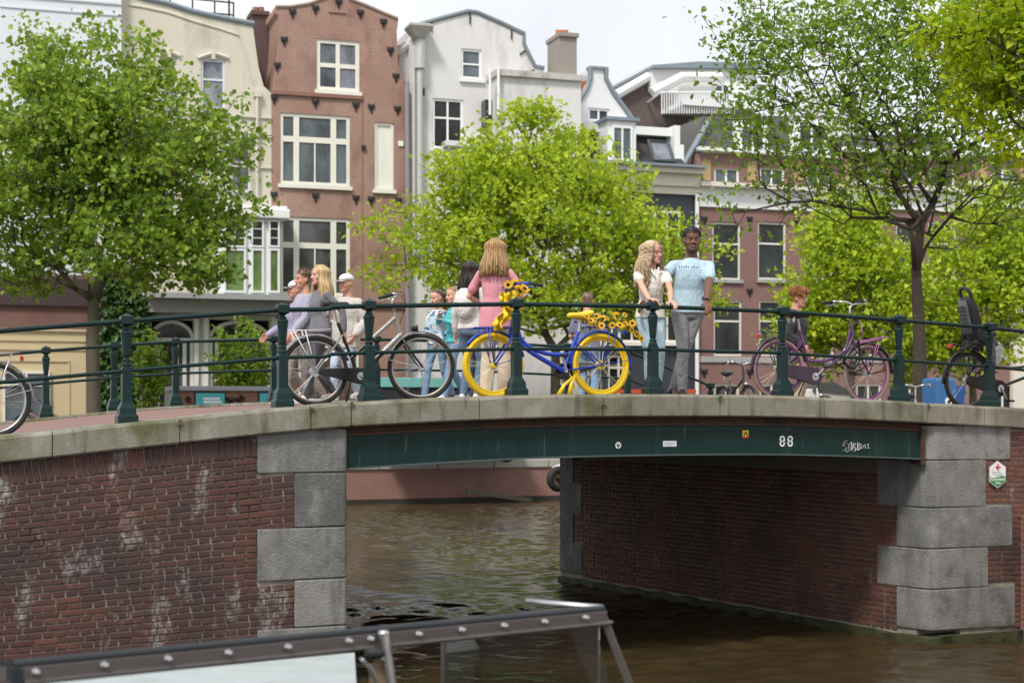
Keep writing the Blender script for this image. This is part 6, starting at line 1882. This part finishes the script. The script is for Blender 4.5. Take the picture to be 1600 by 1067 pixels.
# left corner, its post and the window going back
MB().bb(-.045, -.005, -.03, .02, .9, zf - .01).build('corner_post', DKF, boat, bevel=.004)
lv = Vector((-.72, .70, 0))
for h0, h1, m_ in ((-.062, -.012, ALU), (-.012, .006, DKF)):
    MB().add([(-.02, 0, zf + h0), (-.02 + lv.x, lv.y, zf + h0), (-.02 + lv.x, lv.y, zf + h1), (-.02, 0, zf + h1), (-.04, .02, zf + h0), (-.04 + lv.x, .02 + lv.y, zf + h0), (-.04 + lv.x, .02 + lv.y, zf + h1), (-.04, .02, zf + h1)],
             [(0,1,2,3), (7,6,5,4), (0,4,5,1), (3,2,6,7), (0,3,7,4), (1,5,6,2)]).build('window_frame', m_, boat)
for u in (.12, .3, .55, .8): inst('snap_stud', sm_, boat, (-.02 + lv.x*u, lv.y*u - .005, zf - .034), (R(90), 0, R(-44)))
MB().add([(-.02, 0, .95), (-.02 + lv.x, lv.y, .95), (-.02 + lv.x, lv.y, zf - .06), (-.02, 0, zf - .06)], [(0,1,2,3)]).build('window_pane', BG, boat)
# right end: sloping post, short top bar, green tinted front pane
e0 = Vector((LB + .02, 0, zf - .03)); e1 = Vector((LB + .27, -.16, 1.0))
MB().tube([e0, e1], .020, 4).build('sloping_post', ALU, boat)
MB().tube([e0 + Vector((.012, .02, 0)), e1 + Vector((.012, .02, 0))], .014, 6).build('frame_edge', DKF, boat)
MB().tube([(LB + .02, 0, zf), (LB - .07, .22, zf + .002), (LB - .12, .36, zf + .004)], [.013, .013, .010], 8).build('top_bar', STEEL, boat, smooth=True)
gp_ = [(LB, .03, zf - .07)] + [(LB - .05 - .36*k_/8, .03 + .55*k_/8, zf - .075 - .05*(k_/8)**2) for k_ in range(1, 9)] + [(LB - .41, .58, .9), (LB + .2, -.05, .9)]
MB().add(gp_, [tuple(range(len(gp_)))]).build('front_pane', BGG, boat)
MB().tube(gp_[:9], .006, 6).build('pane_trim', mat('pale green trim', (.35, .42, .30), .4), boat)
MB().tube([gp_[8], gp_[9]], .012, 6).build('pane_post', ALU, boat)
# chrome pole with its bracket
k_ = (592 - HX) / FPX; up_ = (fa.x - k_ * fa.y) / (k_ * math.sin(fang) - math.cos(fang))
MB().tube([(up_ - .01, -.05, zf - .01), (up_ + .03, -.06, zf - .25), (up_ + .08, -.07, .9)], [.021, .019, .019], 12).build('chrome_pole', CHROME, boat, smooth='auto')
MB().ball((up_ - .01, -.05, zf - .01), (.024, .024, .012)).build('pole_cap', CHROME, boat, smooth=True)
MB().tube([(up_ - .08, -.03, zf - .08), (up_ - .03, -.05, zf - .085), (up_ + .0, -.05, zf - .085)], [.018, .022, .014], 10).build('clamp', RUBBER, boat, smooth=True)
MB().tube(cr([(up_ - .10, -.035, zf - .10), (up_ - .05, -.04, zf - .16), (up_ - .02, -.04, zf - .3), (up_ + .02, -.04, zf - .45)], 5), .016, 8, flat=.35).build('hinge_strap', CHROME, boat, smooth=True)
MB().add([(up_ - .06, -.02, zf - .13), (up_ + .02, -.03, zf - .11), (up_ + .06, -.03, .95), (up_ + .0, -.03, .95)], [(0,1,2,3)]).build('canvas_flap', mat('tan canvas', (.22, .16, .10), .8), boat)
# pale deck inside and the hull
w1, w2 = P(40, 1068, 6.55), P(554, 1019, 7.42)
Mi = (Matrix.Translation((fa.x, fa.y, 0)) @ Matrix.Rotation(fang, 4, 'Z')).inverted()
a_, b_ = Mi @ w1, Mi @ w2
zd = (a_.z + b_.z) / 2
c_ = Mi @ Vector(((558 - HX) / FPX * 6.3, 6.3, zd))
PALE = mat('pale grey boat deck', (.60, .62, .64), .3, var=.06, vs=2)
MB().add([(a_.x - .6, a_.y, zd), (b_.x, b_.y, zd), (c_.x, c_.y, zd), (a_.x - .6, .12, zd), (a_.x - .6, a_.y, zd - .06), (b_.x, b_.y, zd - .06), (c_.x, c_.y, zd - .06), (a_.x - .6, .12, zd - .06)],
         [(0,1,2,3), (7,6,5,4), (0,4,5,1), (1,5,6,2), (2,6,7,3), (3,7,4,0)]).build('deck_panel', PALE, boat)
hull = []
for x, hw, zt in ((-3.0, .9, 1.0), (-1.5, 1.05, 1.0), (0, 1.1, 1.0), (2, 1.05, 1.0), (3.2, .75, 1.02), (4.2, .08, 1.1)):
    yc = .75
    hull.append([(x, yc - hw, zt), (x, yc - hw*1.02, .45), (x, yc - hw*.7, -.25), (x, yc + hw*.7, -.25), (x, yc + hw*1.02, .45), (x, yc + hw, zt), (x, yc + hw*.8, zt - .28), (x, yc - hw*.8, zt - .28)])
MB().loft(hull).build('hull', mat('dark varnished hull', (.035, .02, .015), .35), boat, bevel=.02)

# ------------------------------------------------------------------ things on the far street
def box_thing(name, label, cat, x0, x1, ytop, Z, depth, rz=FA.a, zb=1.24):
    a, b = P(x0, ytop, Z), P(x1, ytop, Z)
    wd = (b.x - a.x) / math.cos(rz)
    r = thing(name, Vector((a.x, a.y, zb)), label, cat, rz)
    return r, wd, a.z - zb
# brick utility cabin with posters
kr, kw_, kh = box_thing('utility_cabin', 'low brick cabin with grey roof slab and turquoise posters behind the left railing', 'cabin', 276, 440, 604, 46.3, 2)
MB().bb(0, kw_, 0, 2.2, 0, kh - .12).build('wall', brick_mat('cabin brick', (.28, .12, .075), (.22, .095, .065), (.2, .16, .13), .2, .06), kr)
MB().bb(-.12, kw_ + .12, -.15, 2.3, kh - .12, kh + .02).build('roof_slab', mat('roof slab grey', (.33, .34, .36), .7), kr, bevel=.02)
MB().bb(-.32, -.04, -.1, .3, 0, kh - .16).build('grey_post', mat('cabinet grey', (.25, .25, .25), .6), kr)
gz = MB(); rg = random.Random(2)
for q in range(16):
    x = rg.choice((rg.uniform(.1, .35), rg.uniform(1.35, 1.95))); z = kh - .28 - rg.random()*(.65 if x < .4 else .2)
    gz.tube([(x + .1*math.sin(i*1.9 + q), -.012, z + .08*math.cos(i*2.3 + q)) for i in range(6)], .012, 4)
gz.build('graffiti', IRON, kr)
TQ = mat('turquoise poster print', (.06, .42, .45), .5, var=.12); SND = mat('sand poster print', (.52, .44, .24), .5, var=.12)
for x0, x1 in ((302, 348), (397, 440)):
    u0, u1 = (x0 - 276) / 164 * kw_, (x1 - 276) / 164 * kw_
    po = thing('poster', kr.matrix_basis @ Vector((u0, -.06, kh - .95)), 'turquoise beach poster in dark frame, %s on the brick cabin' % ('left' if x0 < 350 else 'right'), 'poster', FA.a)
    wq = u1 - u0
    MB().bb(0, wq, 0, .05, 0, .8).build('poster_frame', IRON, po, bevel=.01)
    MB().bb(.035, wq - .035, -.006, 0, .40, .765).build('poster_print', TQ, po)
    MB().bb(.035, wq - .035, -.006, 0, .035, .398).build('poster_print', SND, po)
    MB().bb(wq*.28, wq*.86, -.009, -.006, .46, .54).build('poster_text', WHITE, po)
    MB().bb(wq*.28, wq*.80, -.009, -.006, .57, .63).build('poster_text', WHITE, po)
    MB().bb(wq*.30, wq*.84, -.009, -.006, .25, .40).build('poster_text', simple('pale poster text', (.6, .66, .6)), po)
# stall with turquoise roof, dark car
sr, sw_, sh_ = box_thing('market_stall', 'stall with flat turquoise fascia seen through the silver bicycle', 'stall', 588, 742, 590, 48.3, 2.4)
MB().bb(-.1, sw_ + .1, -.3, 2.4, sh_ - .30, sh_).build('fascia', mat('turquoise fascia', (.16, .42, .40), .5), sr, bevel=.02)
MB().bb(0, sw_, .1, 2.2, 0, sh_ - .30).build('body', mat('dark stall body', (.05, .05, .055), .6), sr)
for q in range(4): MB().bb(.15 + q*sw_/4, .05 + (q+1)*sw_/4 - .1, .06, .1, 1.0, sh_ - .36).build('window_pane', GLASSD, sr)
def car(label, x, Z, rz, col, top):
    p = on_ground(x, Z)
    c = thing('parked_car', p, label, 'car', rz)
    prof = [(-2.1, .35), (-2.15, .75), (-1.9, .95), (-1.1, 1.0), (-.55, top), (.75, top), (1.45, 1.02), (2.05, .9), (2.12, .5), (2.1, .3)]
    MB().prism(prof, -.85, .85).build('body', col, c, bevel=.09, seg=3)
    MB().prism([(-1.0, 1.03), (-.52, top - .06), (.72, top - .06), (1.32, 1.05)], -.868, .868).build('side_window', GLASSD, c)
    MB().add([(-1.13, -.7, 1.02), (-1.13, .7, 1.02), (-.60, .62, top - .03), (-.60, -.62, top - .03)], [(0,1,2,3)]).build('windscreen', GLASSD, c)
    for x_ in (-1.3, 1.3):
        for y_ in (-.82, .82):
            wh = MB().ring((x_, y_, .32), .25, .075, 'Y', 24, 8, .1).build('wheel', RUBBER, c, smooth=True)
            MB().cyl((x_, y_ - .05, .32), (x_, y_ + .05, .32), .19, n=16).build('rim', STEEL, wh)
    for y_ in (-.6, .6): MB().ball((-2.06, y_, .72), (.08, .18, .09)).build('headlight', LENS, c, smooth=True)
car('dark parked car on the far street below the turquoise fascia', 712, 46.0, FA.a + math.pi, mat('dark car paint', (.03, .035, .04), .25, coat=.5), 1.72)
# orange barrier boards
for k_, (x0, x1) in enumerate(((955, 1040), (1045, 1090))):
    o_, bw_, bh_ = box_thing('barrier_board', ('long' if k_ == 0 else 'short') + ' orange red barrier board behind the couple', 'barrier', x0, x1, 607, 30.5, .1, BR.a, 1.9)
    MB().bb(0, bw_, 0, .05, bh_ - .09, bh_ - .01).build('board', mat('orange red board', (.55, .07, .025), .6), o_)
    for q in (.1, .9): MB().bb(bw_*q - .03, bw_*q + .03, .05, .1, 0, bh_ - .02).build('leg', STEEL, o_)
# white cargo box and blue container on the right bank
o_, bw_, bh_ = box_thing('cargo_box', 'white cargo box with dark tarpaulin behind the purple bicycle', 'box', 1262, 1336, 603, 27.4, .8, BR.a, 1.9)
MB().bb(0, bw_, 0, .8, .1, bh_ - .05).build('body', mat('white box panel', (.62, .63, .60), .5), o_, bevel=.02)
MB().prism([(.1, bh_ - .06), (.2, bh_ + .06), (bw_*.6, bh_ + .07), (bw_ + .04, bh_ - .12), (bw_ + .04, bh_ - .16), (.1, bh_ - .1)], -.03, .83).build('tarpaulin', mat('dark tarpaulin', (.06, .065, .06), .8), o_)
for q in range(5): MB().cyl((.12 + q*bw_/5, -.01, bh_ - .28), (.12 + q*bw_/5, 0, bh_ - .28), .025, n=8).build('rivet', IRON, o_)
MB().bb(-.32, -.02, .1, .6, .1, bh_ - .1).build('plywood_end', mat('plywood', (.48, .33, .20), .7), o_)
for q in (.2, .85): MB().cyl((bw_*q, -.05, .12), (bw_*q, 0, .12), .12, n=14).build('wheel', RUBBER, o_)
o_, bw_, bh_ = box_thing('blue_container', 'blue rounded container with round white lens behind the right railing post', 'container', 1556 - 92, 1500, 590, 27.4, .5, BR.a, 1.9)
MB().bb(0, bw_, 0, .45, 0, bh_).build('body', mat('blue enamel', (.03, .12, .30), .4), o_, bevel=.06, seg=3)
MB().cyl((bw_*.55, -.02, bh_ - .42), (bw_*.55, 0, bh_ - .42), .07, n=16).build('lens_ring', WHITEP, o_)
MB().cyl((bw_*.55, -.03, bh_ - .42), (bw_*.55, -.018, bh_ - .42), .032, n=12).build('lens', IRON, o_)
o_, bw_, bh_ = box_thing('blue_crate', 'blue crate seen through the black rear wheel', 'crate', 1466, 1514, 602, 28.0, .6, BR.a, 1.9)
cr_ = MB().bb(0, bw_, 0, .5, bh_ - .42, bh_ - .39)
cr_.bb(0, bw_, 0, .02, bh_ - .42, bh_); cr_.bb(0, bw_, .48, .5, bh_ - .42, bh_); cr_.bb(0, .02, .02, .48, bh_ - .42, bh_); cr_.bb(bw_ - .02, bw_, .02, .48, bh_ - .42, bh_)
cr_.build('body', mat('bright blue plastic', (.015, .07, .26), .5), o_)
MB().bb(.05, bw_ - .05, .1, .4, 0, bh_ - .42).build('stand', IRON, o_)
# moored boat peeping out behind the abutment, with its tyre fender
bp_ = P(866, 742, 30.0)
mb_ = thing('moored_boat', Vector((bp_.x, bp_.y, 0)), 'bow of a moored boat behind the abutment with pale deck edge', 'boat', BR.a + .1)
rings = []
for x, hw, z0, z1 in ((0, .04, 1.38, 1.52), (.25, .25, 1.15, 1.56), (.7, .5, .6, 1.62), (1.4, .8, .0, 1.66), (4, .95, -.2, 1.6)):
    rings.append([(x, -hw, z1), (x, -hw*.8, lerp(z0, z1, .4)), (x, -.02, z0), (x, .02, z0), (x, hw*.8, lerp(z0, z1, .4)), (x, hw, z1)])
MB().loft(rings).build('hull', mat('dark brown hull', (.06, .035, .022), .5), mb_)
MB().loft([[(x, -hw, z), (x, hw, z), (x, hw, z + .09), (x, -hw, z + .09)] for x, hw, z in ((-.02, .05, 1.53), (.25, .28, 1.57), (.7, .54, 1.63), (1.4, .84, 1.67), (4, .98, 1.61))]).build('deck_edge', mat('pale boat deck', (.55, .54, .50), .6), mb_)
ty = MB().ring((0, 0, 0), .17, .075, 'Y', 24, 10).build('tyre_fender', RUBBER, None, smooth=True)
ty.location = P(872, 748, 29.6); ty.rotation_euler = (0, 0, .5); tag(ty, 'black tyre fender hanging at the moored bow', 'fender')
